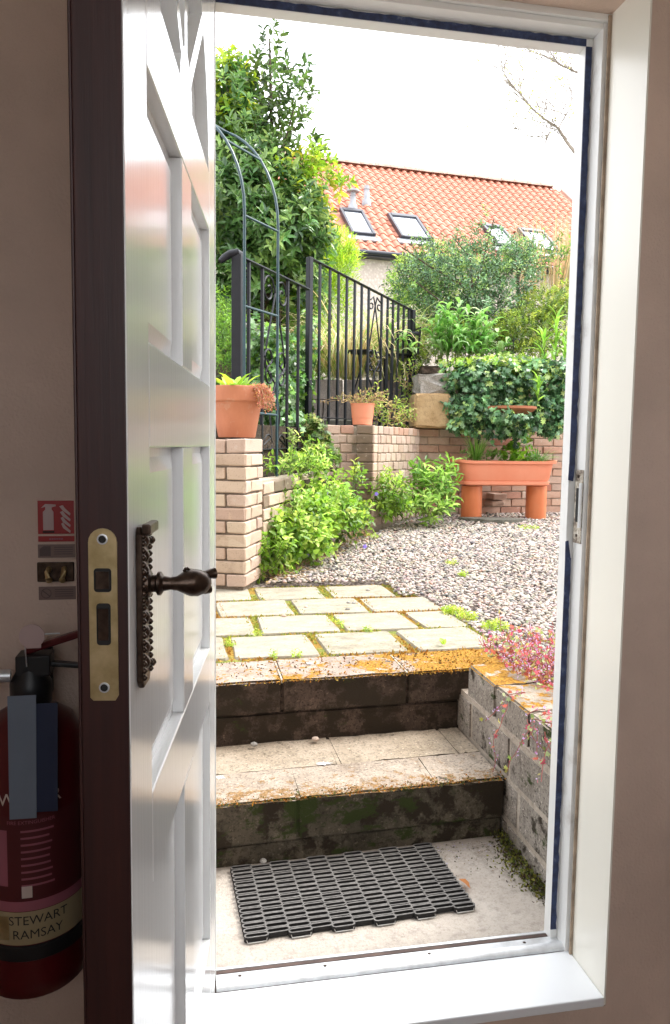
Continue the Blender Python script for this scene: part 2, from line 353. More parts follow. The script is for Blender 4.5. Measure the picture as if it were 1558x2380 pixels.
def sprigs(pos, dirs, k, slen, ll, lw, cols, cw=None, droop=.1, spread=1.0, jit=.18):
    """k leaves along each sprig: P, D, N, L, W, T"""
    n = len(pos); dirs = dirs/np.linalg.norm(dirs, axis=1, keepdims=True)
    a = np.cross(dirs, RS.randn(n, 3)); a /= np.linalg.norm(a, axis=1, keepdims=True); b = np.cross(dirs, a)
    Ps, Ds, Ns = [], [], []; tb = tints(n, cols, cw, jit)
    for j in range(k):
        tt = (j+.5)/k; q = j*2.4 + RS.rand(n)*.6
        rad = a*np.cos(q)[:, None] + b*np.sin(q)[:, None]
        Ps.append(pos + dirs*(slen*tt)[:, None] if hasattr(slen, '__len__') else pos + dirs*slen*tt)
        dd = rad*spread + dirs*(.35+.6*tt); dd[:, 2] -= droop; Ds.append(dd); Ns.append(dirs + rad*-.2 + .25*RS.randn(n, 3) + np.array([0, 0, .4]))
    P = np.concatenate(Ps); m = len(P)
    L = ll*(.7+.6*RS.rand(m)); T = np.tile(tb, (k, 1))*(1+.12*RS.randn(m, 1))
    return P, np.concatenate(Ds), np.concatenate(Ns), L, L*lw, np.clip(T, .003, 1)
def ell(c, r, n, surf=.6):
    """points in an ellipsoid, biased to its surface; axes = right, away, up"""
    g = RS.randn(n, 3); g /= np.linalg.norm(g, axis=1, keepdims=True)
    rr = np.where(RS.rand(n) < surf, .8+.25*RS.rand(n), RS.rand(n)**.5)[:, None]
    rr = rr*(1+.12*np.sin(g[:, 0:1]*7+c[0]*5)*np.cos(g[:, 2:3]*6+c[1]*3))
    return np.array(c) + g*rr*np.array(r), g
def pell(x, y, d, rx, ry, rd): return px(x, y, d), (rx*d/FPX, rd, ry*d/FPX)
def stems_mb(mb, pos, dirs, length, r=.002, n=3):
    for p, d in zip(pos, dirs):
        p = Vector(p); d = Vector(d).normalized(); mb.tube([p - d*length*.6, p + d*length], r, n, False)
def bush(parent, clumps, ll, lw, cols, cw=None, k=6, slen=.10, mat='leaf', shape=LEAF, up=.5, name='foliage', jit=.18, surf=.65, twigs=0, tmat='bark', spread=1.0, droop=.1):
    P = []; D = []
    for (c, r, n) in clumps:
        p, g = ell(c, r, n, surf); P.append(p); D.append(g + np.array([0, 0, up]) + .35*RS.randn(n, 3))
    P = np.concatenate(P); D = np.concatenate(D)
    A = sprigs(P, D, k, slen, ll, lw, cols, cw, jit=jit, spread=spread, droop=droop)
    o = obj(name, leaves_mesh(name, *A, M[mat], shape), parent); stuff(o)
    if twigs:
        mb = MB(); i = RS.choice(len(P), min(twigs, len(P)), replace=False); stems_mb(mb, P[i], D[i], slen, .0025); stuff(mb.build('twigs', M[tmat], parent))
    return o
def at_base(p): return (p[0], p[1], p[2])
def blades(parent, base, n, length, width, cols, spread=.5, droop=.5, mat='leaf', seg=5, name='blade', rb=.05, cap=300, cw=None):
    """long arching leaves, each its own object below the cap, the rest joined"""
    big = MB(); out = []
    T = tints(n, cols, cw)
    allv = []; allc = []
    for i in range(n):
        q = random.random()*2*pi; s = spread*(.2+.9*random.random()); L = length*(.65+.5*random.random()); w = width*(.7+.5*random.random())
        p = Vector(base) + Vector((cos(q), sin(q), 0))*rb*random.random(); h = Vector((cos(q), sin(q), 0)); side = Vector((-sin(q), cos(q), 0))
        pts = []; pos = Vector(p); ang = s
        for j in range(seg+1):
            pts.append(Vector(pos)); ang += droop*(.5+random.random())/seg*(j+1)*.6
            pos = pos + (h*sin(ang) + Vector((0, 0, 1))*cos(ang))*(L/seg)
        vs = []; 
        for j, c in enumerate(pts):
            ww = w*min(1, (j+.6)/(seg*.35))*(1-(j/seg)**2.2) + .0005; vs += [c - side*ww/2 + Vector((0,0,ww*.2)), c, c + side*ww/2 + Vector((0,0,ww*.2))]
        fs = []
        for j in range(seg):
            b = j*3; fs += [(b, b+1, b+4, b+3), (b+1, b+2, b+5, b+4)]
        m = MB().add(vs, fs)
        if i < cap:
            me = bpy.data.meshes.new(name); me.from_pydata(m.v, [], m.f); me.materials.append(M[mat])
            a = me.color_attributes.new('tint', 'FLOAT_COLOR', 'POINT'); a.data.foreach_set('color', np.tile(np.append(T[i], 1), len(m.v)).astype(np.float32))
            me.polygons.foreach_set('use_smooth', [True]*len(me.polygons)); out.append(obj(name, me, parent))
        else:
            big.add(m.v, m.f); allc += [tuple(T[i])+(1,)]*len(m.v)
    if big.v:
        me = bpy.data.meshes.new(name); me.from_pydata(big.v, [], big.f); me.materials.append(M[mat])
        a = me.color_attributes.new('tint', 'FLOAT_COLOR', 'POINT'); a.data.foreach_set('color', np.array(allc, np.float32).ravel())
        me.polygons.foreach_set('use_smooth', [True]*len(me.polygons)); o = obj('blades' if name == 'blade' else name, me, parent); stuff(o)
    return out

# chamfered, slightly irregular block: variants share meshes
def block_mesh(name, sx, sy, sz, mat, ch=.004, jit=.0015, seed=0):
    r = random.Random(seed); bm = bmesh.new(); bmesh.ops.create_cube(bm, size=1)
    for v in bm.verts: v.co = Vector((v.co.x*sx + r.uniform(-jit, jit), v.co.y*sy + r.uniform(-jit, jit), v.co.z*sz + r.uniform(-jit, jit)))
    bmesh.ops.bevel(bm, geom=list(bm.edges), offset=ch, segments=1, affect='EDGES', clamp_overlap=True)
    for v in bm.verts: v.co += Vector((r.uniform(-1, 1), r.uniform(-1, 1), r.uniform(-1, 1)))*ch*.25
    me = bpy.data.meshes.new(name); bm.to_mesh(me); bm.free(); me.materials.append(mat); return me
_bm = {}
def brick(parent, L, Dp, H, mat, loc, rz, v=None):
    v = random.randrange(5) if v is None else v; key = (round(L, 3), round(Dp, 3), round(H, 3), mat, v)
    if key not in _bm: _bm[key] = block_mesh('brick', L, Dp, H, M[mat], .005, .003, hash(key[:3]) % 999 + v*17)
    return obj('brick', _bm[key], parent, loc, (random.uniform(-.012, .012), random.uniform(-.008, .008), rz + random.uniform(-.008, .008)))
def brick_run(parent, p0, p1, z0, n, ch, L, mats, depth=.10, mort=.010, offset=.5, top_mats=None, last_h=None):
    """one visible face of a wall from p0 to p1 (plan), bricks proud of the mortar core"""
    d = Vector((p1[0]-p0[0], p1[1]-p0[1])); tot = d.length; d.normalize(); nn = Vector((d.y, -d.x)); rz = atan2(d.y, d.x)
    for i in range(n):
        x = -(L+mort)*offset*(i % 2); zz = z0 + ch*(i+.5)
        while x < tot - .01:
            a = max(x, 0); b = min(x+L, tot)
            if b-a > .03:
                c = (a+b)/2; q = random.uniform(-.002, .002)
                m = random.choice(top_mats if (top_mats and i == n-1) else mats)
                brick(parent, b-a-.001, depth, ch-mort, m, (p0[0]+d.x*c-nn.x*(depth/2+q), p0[1]+d.y*c-nn.y*(depth/2+q), zz), rz)
            x += L+mort

def GZ(Y): return .41 + .035*max(0, Y-3.4)

# ------------------------------------------------------------------ ground and terrace
mb = MB(); xs = [-60, -6, -1, .3, 1.2, 2.5, 4.5, 8, 60]; ys = [1.68, 2.8, 3.4, 5, 6.2, 7.4, 8, 30, 400]
# gravel yard sheet, up to the garden walls
mb.add([(1.12, 1.66, .36), (6.5, 1.66, .36), (6.5, 7.5, .50), (2.0, 7.5, .50), (-1.5, 7.5, .50), (-1.5, 3.2, .37), (-1.5, 2.72, .36), (1.12, 2.72, .36)], [(0, 1, 2, 3, 4, 5, 6, 7)])
o = mb.build('gravel_yard', M['gravelground']); struct(o)
mb = MB()
nx, ny = 60, 60
X = np.linspace(-60, 90, nx); Y = np.linspace(7.6, 400, ny)
vs = [(-60, 7.6, 1.33), (90, 7.6, 1.33), (90, 400, 3.0), (-60, 400, 3.0), (-60, 2.0, 1.33), (-3, 2.0, 1.33), (-3, 7.6, 1.33)]
mb.add(vs, [(0, 1, 2, 3), (4, 5, 6, 0)])
struct(mb.build('garden_ground', M['grass']))
mb = MB(); mb.add([(6.4, 1.0, .36), (90, 1.0, .36), (90, 7.7, .5), (6.4, 7.7, .5)], [(0, 1, 2, 3)]); struct(mb.build('side_ground', M['grass']))
# terrace soil directly behind the low walls
mb = MB(); pts = [(-3, 5.0), (.35, 5.0), (1.05, 6.24), (1.33, 6.26), (1.55, 6.34), (2.16, 7.16), (6.6, 7.72), (6.6, 7.9), (-3, 7.9)]
mb.prism(pts, .3, 1.335, 'z'); struct(mb.build('terrace_soil', M['soil']))
mb = MB(); mb.prism([(-1.5, 4.45), (.40, 4.45), (1.16, 6.12), (1.05, 6.30), (-1.5, 5.6)], .3, .955, 'z'); struct(mb.build('bed_soil', M['soil']))

# ------------------------------------------------------------------ porch slab, steps
SK = .05
def sy(x): return SK*(x-.07)
porch = struct(obj('porch_slab', MB().box(-.6, .95, 1.662, 2.2, -.25, 0).mesh('porch_slab', M['porch'])))
st = thing('garden_steps', 'two worn concrete steps, orange lichened on top and black with grime on the risers', 'steps', (0, 2.07, 0))
def stepblock(name, x0, x1, y0, y1, z0, z1, mats, parent=st, seed=0, sub=True):
    """block with irregular arrises; mats = (body/riser, top)"""
    r = random.Random(seed); bm = bmesh.new(); bmesh.ops.create_cube(bm, size=1)
    cx, cy, cz = (x0+x1)/2, (y0+y1)/2, (z0+z1)/2
    for v in bm.verts:
        v.co = Vector((v.co.x*(x1-x0), v.co.y*(y1-y0), v.co.z*(z1-z0)))
        v.co.y += SK*v.co.x
    bmesh.ops.subdivide_edges(bm, edges=[e for e in bm.edges if abs((e.verts[0].co-e.verts[1].co).x) > .05], cuts=7, use_grid_fill=True)
    bmesh.ops.bevel(bm, geom=[e for e in bm.edges if e.calc_face_angle(0) > .5], offset=.006, segments=2, affect='EDGES')
    for v in bm.verts: v.co += Vector((r.uniform(-1, 1), r.uniform(-1, 1), r.uniform(-1, 1)))*.0022
    me = bpy.data.meshes.new(name); bm.to_mesh(me); bm.free(); me.materials.append(M[mats[0]]); me.materials.append(M[mats[1]])
    for p in me.polygons: p.material_index = 1 if p.normal.z > .5 else 0
    return obj(name, me, parent, (cx - parent.location.x, cy + sy(cx) - parent.location.y, cz - parent.location.z))
for xj in (-.137, .3006, .7186):
    MB().box(xj-.007, xj+.007, .0035+sy(xj), .199+sy(xj), .07, .1886).build('joint', M['tread'], st); MB().box(xj-.007, xj+.007, .0022+sy(xj), .0034+sy(xj), .068, .182).build('joint', M['riser2'], st)
for xj in (.4627, .8637): MB().box(xj-.006, xj+.006, .204+sy(xj), .415+sy(xj), .12, .1880).build('joint', M['treadback'], st)
MB().add([(-.6, .194+sy(-.6), .1878), (.945, .194+sy(.945), .1878), (.945, .208+sy(.945), .1878), (-.6, .208+sy(-.6), .1878), (-.6, .194+sy(-.6), .12), (.945, .194+sy(.945), .12), (.945, .208+sy(.945), .12), (-.6, .208+sy(-.6), .12)], [(0,1,2,3),(4,5,6,7),(0,1,5,4),(1,2,6,5),(2,3,7,6),(3,0,4,7)]).build('joint', M['tread'], st)
# first step: lower course slightly set back, then tread blocks, slabs behind
stepblock('riser_course', -.62, .945, 2.084, 2.3, -.01, .062, ('riser2', 'riser2'), seed=1)
for i, (a, b) in enumerate(((-.62, -.14), (-.139, .300), (.3012, .718), (.7192, .945))): stepblock('step_block', a, b, 2.07, 2.271, .064, .19, ('riser2', 'tread'), seed=10+i)
for i, (a, b) in enumerate(((-.62, -.0), (.001, .462), (.4635, .863), (.8645, .95))): stepblock('step_slab', a, b, 2.2725, 2.50, .10, .1895, ('riser', 'treadback'), seed=20+i)
stepblock('riser_course', -.62, .95, 2.498, 2.7, .10, .290, ('riser', 'riser'), seed=2)
for i, (a, b) in enumerate(((-.62, -.12), (-.118, .301), (.303, .747), (.749, 1.16))): stepblock('kerb_block', a, b, 2.485, 2.735, .293, .408, ('riser', 'kerb'), seed=30+i)
M['jointlight'] = concrete('light_mortar', (.36, .30, .24), (.48, .42, .35), speck=.3)
for xj, zj in ((.302, .396), (.748, .394)): MB().box(xj-.003, xj+.003, .4172+sy(xj), .645+sy(xj), zj, .4075).build('joint', M['mortar'], st)
# side retaining wall right of the steps
sw = thing('side_retaining_wall', 'low concrete block wall right of the steps, lichen and red flowers trailing over it', 'retaining wall', (1.05, 2.1, 0))
def swblock(name, y0, y1, z0, z1, mats, seed, x0=.95, x1=1.15):
    o = stepblock(name, -.1+.0, .1, 0, y1-y0, z0, z1, mats, sw, seed); 
    o.location = ((x0+x1)/2-1.05 + random.uniform(-.002, .002), (y0+y1)/2-2.1, (z0+z1)/2); return o
k = 0
for row, (z0, z1) in enumerate(((-.05, .056), (.064, .186), (.194, .322))):
    ys_ = [1.67, 1.80, 2.10, 2.42, 2.72] if row != 1 else [1.67, 2.03, 2.24, 2.56, 2.72]
    for a, b in zip(ys_, ys_[1:]): swblock('concrete_block', a+.004, b-.004, z0, z1, ('sidewall', 'sidewall'), 60+k); k += 1
for a, b in ((1.67, 1.99), (1.996, 2.24), (2.246, 2.48)): swblock('coping_block', a, b, .330, .440, ('sidewall', 'coping'), 90+k, .945, 1.17); k += 1
MB().box(-.0975, .10, -.43, .62, -.05, .335).build('mortar', M['jointlight'], sw)
# paving slabs ----------------------------------------------------
pv = struct(obj('paving', MB().box(-1.3, 1.19, 2.74, 4.2, .30, .403).mesh('paving', M['moss'])))
def slab_mesh(w, d, h, seed, rc=.020):
    r = random.Random(seed); pts = []
    for cx, cy, q0 in ((w/2-rc, d/2-rc, 0), (-w/2+rc, d/2-rc, 90), (-w/2+rc, -d/2+rc, 180), (w/2-rc, -d/2+rc, 270)):
        for k in range(4): q = radians(q0+30*k); pts.append((cx+rc*cos(q)+r.uniform(-.004, .004), cy+rc*sin(q)+r.uniform(-.004, .004)))
        nx_, ny_ = {0: (0, d/2), 90: (-w/2, 0), 180: (0, -d/2), 270: (w/2, 0)}[q0]
        pts += [(nx_ + (r.uniform(-.08, .08) if nx_ == 0 else r.uniform(-.004, .003)), ny_ + (r.uniform(-.06, .06) if ny_ == 0 else r.uniform(-.004, .003)))]
    n = len(pts); v = [(x, y, 0) for x, y in pts] + [(x, y, h-.008) for x, y in pts] + [(x*.975, y*.975, h+r.uniform(-.001, .001)) for x, y in pts] + [(0, 0, h+.001)]
    f = [(i, (i+1) % n, (i+1) % n+n, i+n) for i in range(n)] + [(i+n, (i+1) % n+n, (i+1) % n+2*n, i+2*n) for i in range(n)] + [(i+2*n, (i+1) % n+2*n, 3*n) for i in range(n)]
    m = MB().add(v, f).mesh('paving_slab', M['paver'], 30); return m
rows = [((2.777, 3.085), [(-1.0, -.58), (-.55, -.21), (-.18, .128), (.158, .476), (.513, .826), (.868, 1.19)]),
        ((3.118, 3.432), [(-1.1, -.82), (-.79, -.43), (-.40, -.07), (-.04, .262), (.295, .622), (.655, .975), (1.01, 1.20)]),
        ((3.468, 3.785), [(-.95, -.60), (-.57, -.22), (-.19, .098), (.128, .470), (.505, .830), (.862, 1.21)]),
        ((3.825, 4.135), [(-.9, -.45), (-.42, -.03), (.0, .305), (.342, .688), (.735, 1.06)])]
kk = 0
for (y0, y1), cs in rows:
    for (a, b) in cs:
        kk += 1; obj('paving_slab', slab_mesh(b-a+random.uniform(-.002, .012), y1-y0+random.uniform(.008, .022), .045, kk), pv, ((a+b)/2, (y0+y1)/2 + .02*((a+b)/2-.5), .368+random.uniform(-.002, .002)), (random.uniform(-.006, .006), random.uniform(-.006, .006), .02+random.uniform(-.008, .008)))
# moss cushions in the joints
P = []
for _ in range(9000):
    (y0, y1), cs = random.choice(rows); P.append((random.uniform(-.3, 1.22), random.choice((y0-.018, y1+.018)) + random.gauss(0, .006)) if random.random() < .5 else (random.choice(random.choice((cs,)))[random.randrange(2)] + random.choice((-.016, .016)) + random.gauss(0, .005), random.uniform(y0, y1)))
P = np.array([p for p in P if -.3 < p[0] < 1.22]); n = len(P)
keep = (np.sin(P[:, 0]*9+P[:, 1]*5)+np.sin(P[:, 0]*23-P[:, 1]*13) + RS.randn(n)*.5) > -.2; P = P[keep]; n = len(P)
P3 = np.c_[P, np.full(n, .405)]; P3[:, 1] += .02*(P3[:, 0]-.5)
ora = (np.sin(P[:, 0]*6+2)+np.cos(P[:, 1]*7)) > .1
T = np.where(ora[:, None], tints(n, [(.36, .20, .03), (.26, .13, .015), (.42, .30, .06)]), tints(n, [(.20, .24, .03), (.28, .31, .05), (.38, .29, .05)]))
stuff(obj('joint_moss', leaves_mesh('joint_moss', P3, RS.randn(n, 3)*.6+np.array([0, 0, .6]), RS.randn(n, 3), .010+.010*RS.rand(n), .007+.004*RS.rand(n), T, M['dry'], SLIM), pv))
# lichen and moss crust on the kerb edge
n = 3600; x = RS.rand(n)*1.12 - .02; w = np.clip(.35+.75*x, 0, 1); y = 2.49+.24*RS.rand(n); ed = RS.rand(n) < .35; y[ed] = 2.484+.012*RS.rand(ed.sum())
kp = RS.rand(n) < w; x, y = x[kp], y[kp]; n = len(x); z = np.where(y < 2.497, .400, .405)
stuff(obj('lichen_crust', leaves_mesh('lichen_crust', np.c_[x, y+SK*(x-.07), z], RS.randn(n, 3)*.7+np.array([0, -.2, .5]), RS.randn(n, 3), .006+.007*RS.rand(n), .006+.004*RS.rand(n), tints(n, [(.36, .18, .02), (.24, .11, .015), (.42, .29, .05), (.08, .055, .02)]), M['dry'], SLIM), st)).location = (0, -2.07, 0)
n = 1800; x = RS.rand(n)*.95; y = 2.068+np.abs(RS.randn(n))*.022; z = np.full(n, .188)
stuff(obj('moss_fringe', leaves_mesh('moss_fringe', np.c_[x, y+SK*(x-.07), z], RS.randn(n, 3)*.7+np.array([0, -.3, .3]), RS.randn(n, 3), .004+.006*RS.rand(n), .004+.003*RS.rand(n), tints(n, [(.42, .19, .015), (.26, .12, .02), (.10, .08, .03), (.12, .14, .03)]), M['dry'], SLIM), st)).location = (0, -2.07, 0)

# ------------------------------------------------------------------ pillar
pl = thing('brick_pillar', 'buff brick pillar beside the paving, carrying the large clay pot', 'pillar', (.13, 4.30, .43))
def inv(o, p): return (p[0]-o.location.x, p[1]-o.location.y, p[2]-o.location.z)
c0 = Vector((.286, 4.047)); df = Vector((-.92, .39)).normalized(); ds = Vector((.36, .93)).normalized()
wf, wsd = .33, .33; nco = 11; CHp = .0722; z0 = .43
A_, B_, C_, D_ = c0+df*wf, c0, c0+ds*wsd, c0+ds*wsd+df*wf
core = [A_.lerp(C_, .05), B_.lerp(D_, .05), C_.lerp(A_, .05), D_.lerp(B_, .05)]
o = MB().prism([inv(pl, (*p, 0))[:2] for p in core], -.05, nco*CHp-.004, 'z').build('mortar', M['mortard'], pl)
def lay(parent, a, b, z0, n, ch, L, mats, top=None, offset=.5, depth=.1, mort=.009, off_i=0):
    before = set(bpy.data.objects); d = Vector((b[0]-a[0], b[1]-a[1])); 
    a2 = inv(parent, (*a, 0)); b2 = inv(parent, (*b, 0)); brick_run(parent, a2, b2, z0-parent.location.z, n, ch, L, mats, depth, mort, offset, top)
lay(pl, A_, B_, z0, nco-1, CHp, .215, ['brick_buff']*5+['brick_pink'], offset=.5)
lay(pl, B_-ds*-.004, C_, z0, nco-1, CHp, .215, ['brick_buff']*4+['brick_pink'], offset=.52)
# top course of headers laid across, pinker
tdir = -df; zt = z0+(nco-.5)*CHp+.004
for i, m in enumerate(('brick_red', 'brick_pink', 'brick_pink')):
    c = A_ + tdir*(.055+.111*i) + ds*.16; p = inv(pl, (*c, zt)); brick(pl, .105, .31, .070, m, p, atan2(tdir.y, tdir.x))

# ------------------------------------------------------------------ garden walls
gw = thing('garden_wall', 'low brick wall with a pilaster, weathered header bricks, under the black railing', 'brick wall', (1.6, 6.3, .5))
WA0, WA1 = (1.10, 6.14), (1.355, 6.17); PLc = (1.475, 6.06); PLl = (1.335, 6.10); PLr = (1.545, 6.20); WB1 = (2.135, 6.96)
NC = 11; CHw = .0765; zw = .53
for a, b in ((WA0, WA1),): lay(gw, a, b, zw, NC-1, CHw, .105, ['brick_buff', 'brick_pink', 'brick_pink'])
lay(gw, PLr, WB1, zw, NC-1, CHw, .105, ['brick_pink', 'brick_pink', 'brick_buff', 'brick_pink'])
lay(gw, PLl, PLc, zw, NC, CHw, .135, ['brick_dark', 'brick_dark', 'brick_dark'], offset=0)  # left pilaster face laid in darker brick than the right one
lay(gw, PLc, PLr, zw, NC, CHw, .135, ['brick_buff', 'brick_buff', 'brick_pink'], offset=0)
for a, b in ((WA0, WA1), (PLr, WB1)):   # capping course
    lay(gw, a, b, zw+(NC-1)*CHw, 1, CHw, .105 if a == PLr else .11, ['brick_pink', 'brick_red', 'brick_pink'], depth=.215)
lay(gw, (WA0[0]-.02, WA0[1]+.22), WA0, zw+.30, NC-4, CHw, .215, ['brick_dark', 'brick_pink'])
g_ = lambda *ps: [inv(gw, (*p, 0))[:2] for p in ps]
MB().prism(g_((1.11, 6.155), (1.352, 6.185), (1.352, 6.115), (1.472, 6.08), (1.53, 6.205), (2.14, 6.985), (2.05, 7.06), (1.36, 6.36), (1.11, 6.36)), -.1, NC*CHw+.02, 'z').build('mortar', M['mortar'], gw)
cw_ = thing('garden_wall', 'red brick wall of long stretchers behind the trough planter, ivy hanging over it', 'brick wall', (3.0, 7.2, .5))
lay(cw_, (2.145, 7.065), (4.4, 7.345), zw, NC, CHw, .225, ['brick_red', 'brick_pink', 'brick_red', 'brick_red'])
c_ = lambda *ps: [inv(cw_, (*p, 0))[:2] for p in ps]
MB().prism(c_((2.16, 7.083), (6.5, 7.62), (6.5, 7.80), (2.16, 7.25)), -.1, NC*CHw+.02, 'z').build('mortar', M['mortar'], cw_)
# low wall of the raised bed
lw = thing('bed_edging_wall', 'low brick edging of the raised bed, mostly hidden by green foliage', 'low wall', (.8, 5.2, .45))
lay(lw, (.42, 4.42), (1.12, 6.12), .44, 7, .0775, .215, ['brick_buff', 'brick_buff', 'brick_dark'])
MB().prism([inv(lw, (*p, 0))[:2] for p in ((.41, 4.45), (1.105, 6.13), (1.0, 6.18), (.31, 4.5))], -.1, .54, 'z').build('mortar', M['mortar'], lw)
# stones stacked where the wall turns
so = MB()
def rock(name, label, a, b, depth, mat, seed, ydepth=.35, jit=.007):
    p0 = px(a[0], b[1], depth); p1 = px(b[0], a[1], depth); sx, sz = (p1-p0).dot(R0), p1.z-p0.z; c = (p0+p1)/2
    bm = bmesh.new(); bmesh.ops.create_cube(bm, size=1); r = random.Random(seed)
    for v in bm.verts: v.co = Vector((v.co.x*sx, v.co.y*ydepth, v.co.z*sz))
    bmesh.ops.bevel(bm, geom=list(bm.edges), offset=min(sz, sx)*.05, segments=2, affect='EDGES')
    bmesh.ops.subdivide_edges(bm, edges=[e for e in bm.edges if e.calc_length() > .08], cuts=2, use_grid_fill=True)
    for v in bm.verts: v.co += Vector((r.uniform(-1, 1), r.uniform(-1, 1), r.uniform(-1, 1)))*jit
    me = bpy.data.meshes.new(name); bm.to_mesh(me); bm.free(); me.materials.append(M[mat])
    o = obj(name, me, None, (c.x, c.y+ydepth*.4, c.z), (0, 0, -yaw*.6)); return tag(o, label, 'stone')
rock('stone_block', 'square yellow sandstone block on the brick wall, right of the railing end', (966, 916), (1050, 994), 7.15, 'sandstone', 3)
rock('stone_block', 'rough grey stone resting on top of the yellow sandstone block', (974, 870), (1046, 914), 7.2, 'stonegrey', 5, .3, .018)
rock('stone_slab', 'thin reddish brown stone slab topping the stack of stones', (982, 852), (1040, 869), 7.3, 'brick_pink' if False else 'riser', 6, .3)

# ------------------------------------------------------------------ gravel
def inside_gravel(x, y):
    lim = np.where(y < 2.74, 1.17, np.where(y < 4.16, 1.215 - (y > 3.80)*.13, 0))
    leftb = np.where(y > 4.16, .40 + (y-4.16)*.60, lim)
    wall = np.where(x < 2.13, 6.12+(x-1.5)*1.25, 7.06+(x-2.13)*.124)
    return (x > leftb) & (x < .60*y+.15) & ((y < wall-.01) | (x < 1.45) & (y < 6.1)) & (y > 1.7)
step = .0170; gx, gy = np.meshgrid(np.arange(.3, 4.6, step), np.arange(1.75, 7.5, step)); gx = gx.ravel() + RS.uniform(-.5, .5, gx.size)*step*1.3; gy = gy.ravel() + RS.uniform(-.5, .5, gy.size)*step*1.3
prob = np.clip((4.2/np.maximum(gy, 4.2))**1.2, 0, 1)*.85; kp = inside_gravel(gx, gy) & (RS.rand(gx.size) < prob); gx, gy = gx[kp], gy[kp]; n = len(gx)
bmi = bmesh.new(); bmesh.ops.create_icosphere(bmi, subdivisions=1, radius=1); iv = np.array([v.co[:] for v in bmi.verts]); bmi.verts.ensure_lookup_table(); ifc = np.array([[v.index for v in f.verts] for f in bmi.faces]); bmi.free()
print('pebbles', n, 'ico', len(iv), len(ifc))
sc = (.0075+.006*RS.rand(n)+.005*(RS.rand(n) < .12))*np.clip(gy/4.2, 1, 1.45)**.8
sc *= .93; S3 = np.c_[sc*(1+.35*RS.rand(n)), sc*(.75+.3*RS.rand(n)), sc*(.45+.3*RS.rand(n))]
q = RS.rand(n)*pi; tl = RS.randn(n)*.25
V = iv[None]*(1+.13*RS.randn(n, len(iv), 1))*S3[:, None]
V[:, :, 2] += V[:, :, 0]*tl[:, None]
Vr = np.stack([V[:, :, 0]*np.cos(q)[:, None]-V[:, :, 1]*np.sin(q)[:, None], V[:, :, 0]*np.sin(q)[:, None]+V[:, :, 1]*np.cos(q)[:, None], V[:, :, 2]], -1)
gz = np.where(gy > 3.4, .41+.035*(gy-3.4), .41) - .004 + .007*RS.rand(n)
Vr += np.c_[gx, gy, gz][:, None]
pt = tints(n, [(.43, .375, .325), (.39, .31, .265), (.31, .285, .26), (.20, .175, .16), (.52, .47, .42), (.09, .085, .085), (.42, .26, .19)], [.24, .19, .21, .14, .12, .08, .02], .12)
me = bpy.data.meshes.new('gravel'); f = (ifc[None] + (np.arange(n)*len(iv))[:, None, None]).reshape(-1, 3)
me.vertices.add(n*len(iv)); me.vertices.foreach_set('co', Vr.astype(np.float32).ravel()); me.loops.add(f.size); me.loops.foreach_set('vertex_index', f.astype(np.int32).ravel())
me.polygons.add(len(f)); me.polygons.foreach_set('loop_start', np.arange(0, f.size, 3, dtype=np.int32)); me.polygons.foreach_set('loop_total', np.full(len(f), 3, dtype=np.int32))
a = me.color_attributes.new('tint', 'FLOAT_COLOR', 'POINT'); c = np.ones((n, len(iv), 4), np.float32); c[:, :, :3] = pt[:, None]; a.data.foreach_set('color', c.ravel())
me.polygons.foreach_set('use_smooth', np.ones(len(f), bool)); me.materials.append(M['pebble']); me.update(); me.validate()
stuff(tag(obj('gravel', me), 'pinkish grey pebble gravel covering the yard', 'gravel'))

# ------------------------------------------------------------------ the far house
UH = Vector((1, .09, 0)).normalized(); NH = Vector((UH.y, -UH.x, 0))     # along the ridge, towards us
hs_ = thing('pantiled_house', 'house with a long orange pantiled roof and pale harled wall beyond the garden', 'house', (3.6, 17.75, 1.3), atan2(.09, 1))
# local frame: x along eave, y away, z up. eave at y=0 z=4.48, ridge y=4.42, z=8.06
EZ, RZ, RY = 4.46, 8.02, 4.45; X0, X1 = -6.0, 8.33
MB().box(X0+.1, X1-.25, .25, 8.8, -.3, EZ-.02).build('wall', M['harl'], hs_)
mb = MB(); mb.prism([(.25, EZ-.02), (RY, RZ-.30), (8.8, EZ-.02)], X0+.1, X1-.25, 'x'); mb.build('gable', M['harl'], hs_)
sl = sqrt(RY**2+(RZ-EZ)**2); ang = atan2(RZ-EZ, RY); nrow = 18; ex = sl/nrow; TW = .235; ncol = int((X1-X0)/TW)
def tile_v(n=7, L=None):
    L = L or ex*1.12; vs = []; 
    for j, (y, dz) in enumerate(((0, -.016), (0, .026), (L, .0))):
        for i in range(n):
            u = i/(n-1); w = TW*1.06
            h = .034*sin(u*2*pi*.94) + .004*u
            vs.append((u*w, y, h + dz))
    fs = []
    for j in range(2):
        for i in range(n-1): a = j*n+i; fs.append((a, a+1, a+n+1, a+n))
    return vs, fs
tv, tf = tile_v(); tme = MB().add(tv, tf).mesh('roof_tile', M['tile']); 
for p in tme.polygons: p.use_smooth = False
roof = obj('roof', MB().add([(X0+.02, -.02, EZ-.06), (X1-.02, -.02, EZ-.06), (X1-.02, RY, RZ-.06), (X0+.02, RY, RZ-.06), (X1-.02, 8.9, EZ-.06), (X0+.02, 8.9, EZ-.06)], [(0, 1, 2, 3), (3, 2, 4, 5)]).mesh('roof', M['tile']), hs_)
SKY = []   # skylight rectangles in roof coordinates (x, slope distance)
